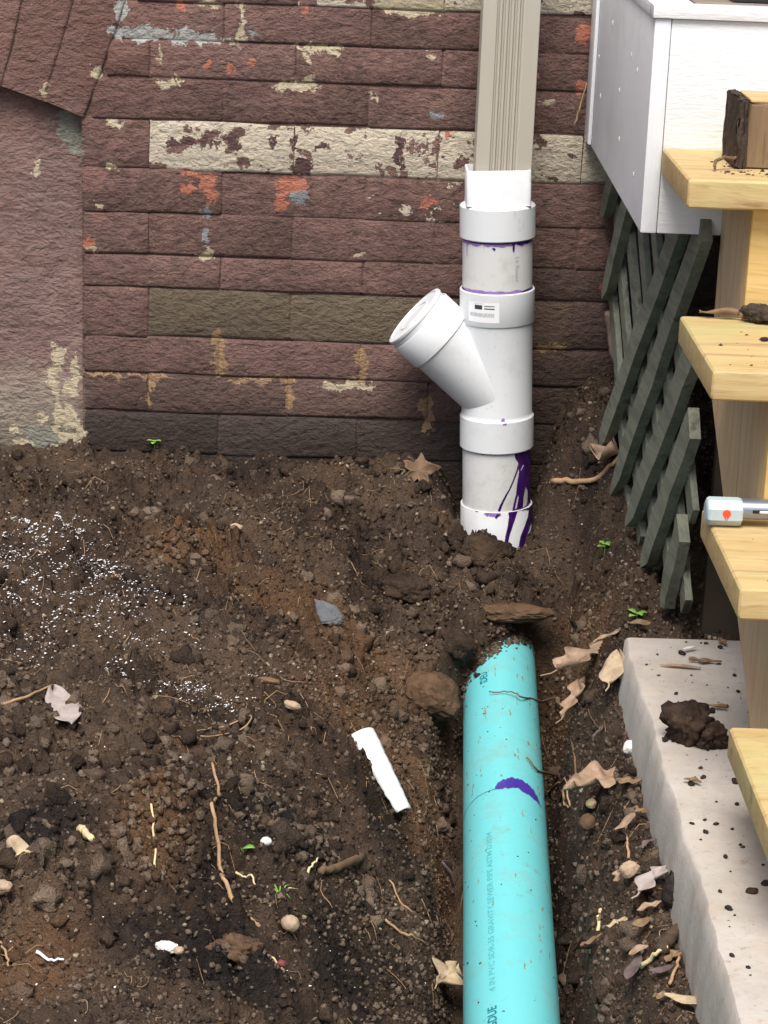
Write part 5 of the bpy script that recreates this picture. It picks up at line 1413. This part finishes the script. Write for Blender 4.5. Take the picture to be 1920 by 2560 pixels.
def poly_bar(name, secs, mat, n=8, ph=.3927):
    V, F = [], []
    for x, r, zc in secs:
        for i in range(n):
            a = 2 * math.pi * i / n + ph
            V.append((x, r * 1.05 * math.cos(a), zc + r * math.sin(a)))
    for k in range(len(secs) - 1):
        for i in range(n): F.append((k * n + i, k * n + (i + 1) % n, (k + 1) * n + (i + 1) % n, (k + 1) * n + i))
    F.append(tuple(range(n - 1, -1, -1))); F.append(tuple((len(secs) - 1) * n + i for i in range(n)))
    o = sharp_obj(name, V, F, mat, tool, 25)
    bm = bmesh.new(); bm.from_mesh(o.data); bmesh.ops.recalc_face_normals(bm, faces=bm.faces[:]); bm.to_mesh(o.data); bm.free()
    return o
head = poly_bar('end_cap', [(0, .0105, .0152), (.0015, .0138, .0152), (.004, .0152, .0152), (.034, .0152, .0152), (.0375, .0142, .0152), (.0385, .0120, .0152)], M_TOOL)
poly_bar('barrel', [(.0375, .0110, .0185), (.20, .0110, .0185)], M_TOOLM, 20, 0)
bm = box_bm(.048, .10, -.0122, -.0108, .0172, .0212, .0006, 1); from_bm('slot', bm, M_BLACK, tool)
bm = box_bm(.055, .066, -.0135, -.0120, .0176, .0206, .0008, 1); from_bm('slider', bm, M_STONEW, tool, smooth=True)
V = [(0, 0, 0)]; F = []; n = 28
for i in range(n):
    a = 2 * math.pi * i / n
    rr_ = .0045
    sa_ = math.sin(a); x_ = rr_ * math.cos(a) * (1 if sa_ > 0 else 1 + .88 * sa_); z_ = rr_ * (1.1 * sa_ if sa_ > 0 else 1.9 * sa_)
    V.append((x_, 0, z_))
for i in range(n): F.append((0, 1 + i, 1 + (i + 1) % n))
def on_cap(v):
    z = v[2] * 1.0 + .0165; dz = z - .0152; ap = .0152 * math.cos(math.pi / 8) * 1.05
    y = -ap if abs(dz) < .0058 else -(ap - (abs(dz) - .0058) * 1.05)
    return (v[0] + .0205, y - .0004, z)
mesh_obj('drop_mark', [on_cap(v) for v in V], F, M_RED, head, smooth=False)

# weathered stick and rusty stub leaning in the corner between wall and lattice
root('stick', 'weathered pinkish stick standing in the corner by the brick wall', 'stick', [(0.4316, 3.5050), (0.4225, 3.5050), (0.4180, 3.5050)], .0105, .0120, plain('weathered_stick', srgb(150, 128, 118), .9, .1, .25, 40, .5, 120, stretch=(1, 1, .2)), zs=[0.1870, 0.2288, 0.2673], wob=.12)
lump('brick_stub', 'broken rusty red brick stub in the corner under the porch', 'brick stub', (0.4163, 3.5050), (.020, .016, .013), plain('rust_red', srgb(120, 66, 52), .85, .2, .3, 50, .5, 120, dirt=srgb(176, 150, 140), dirt_amt=.9), 140, 0, z=0.2928, rough=.3, facet=30)
root('twig', 'thin dry stem leaning on the wall beside the white porch', 'twig', [(.3405, 3.517), (.348, 3.52), (.355, 3.522)], .0016, .0011, M_ROOT, zs=[.555, .580, .620])
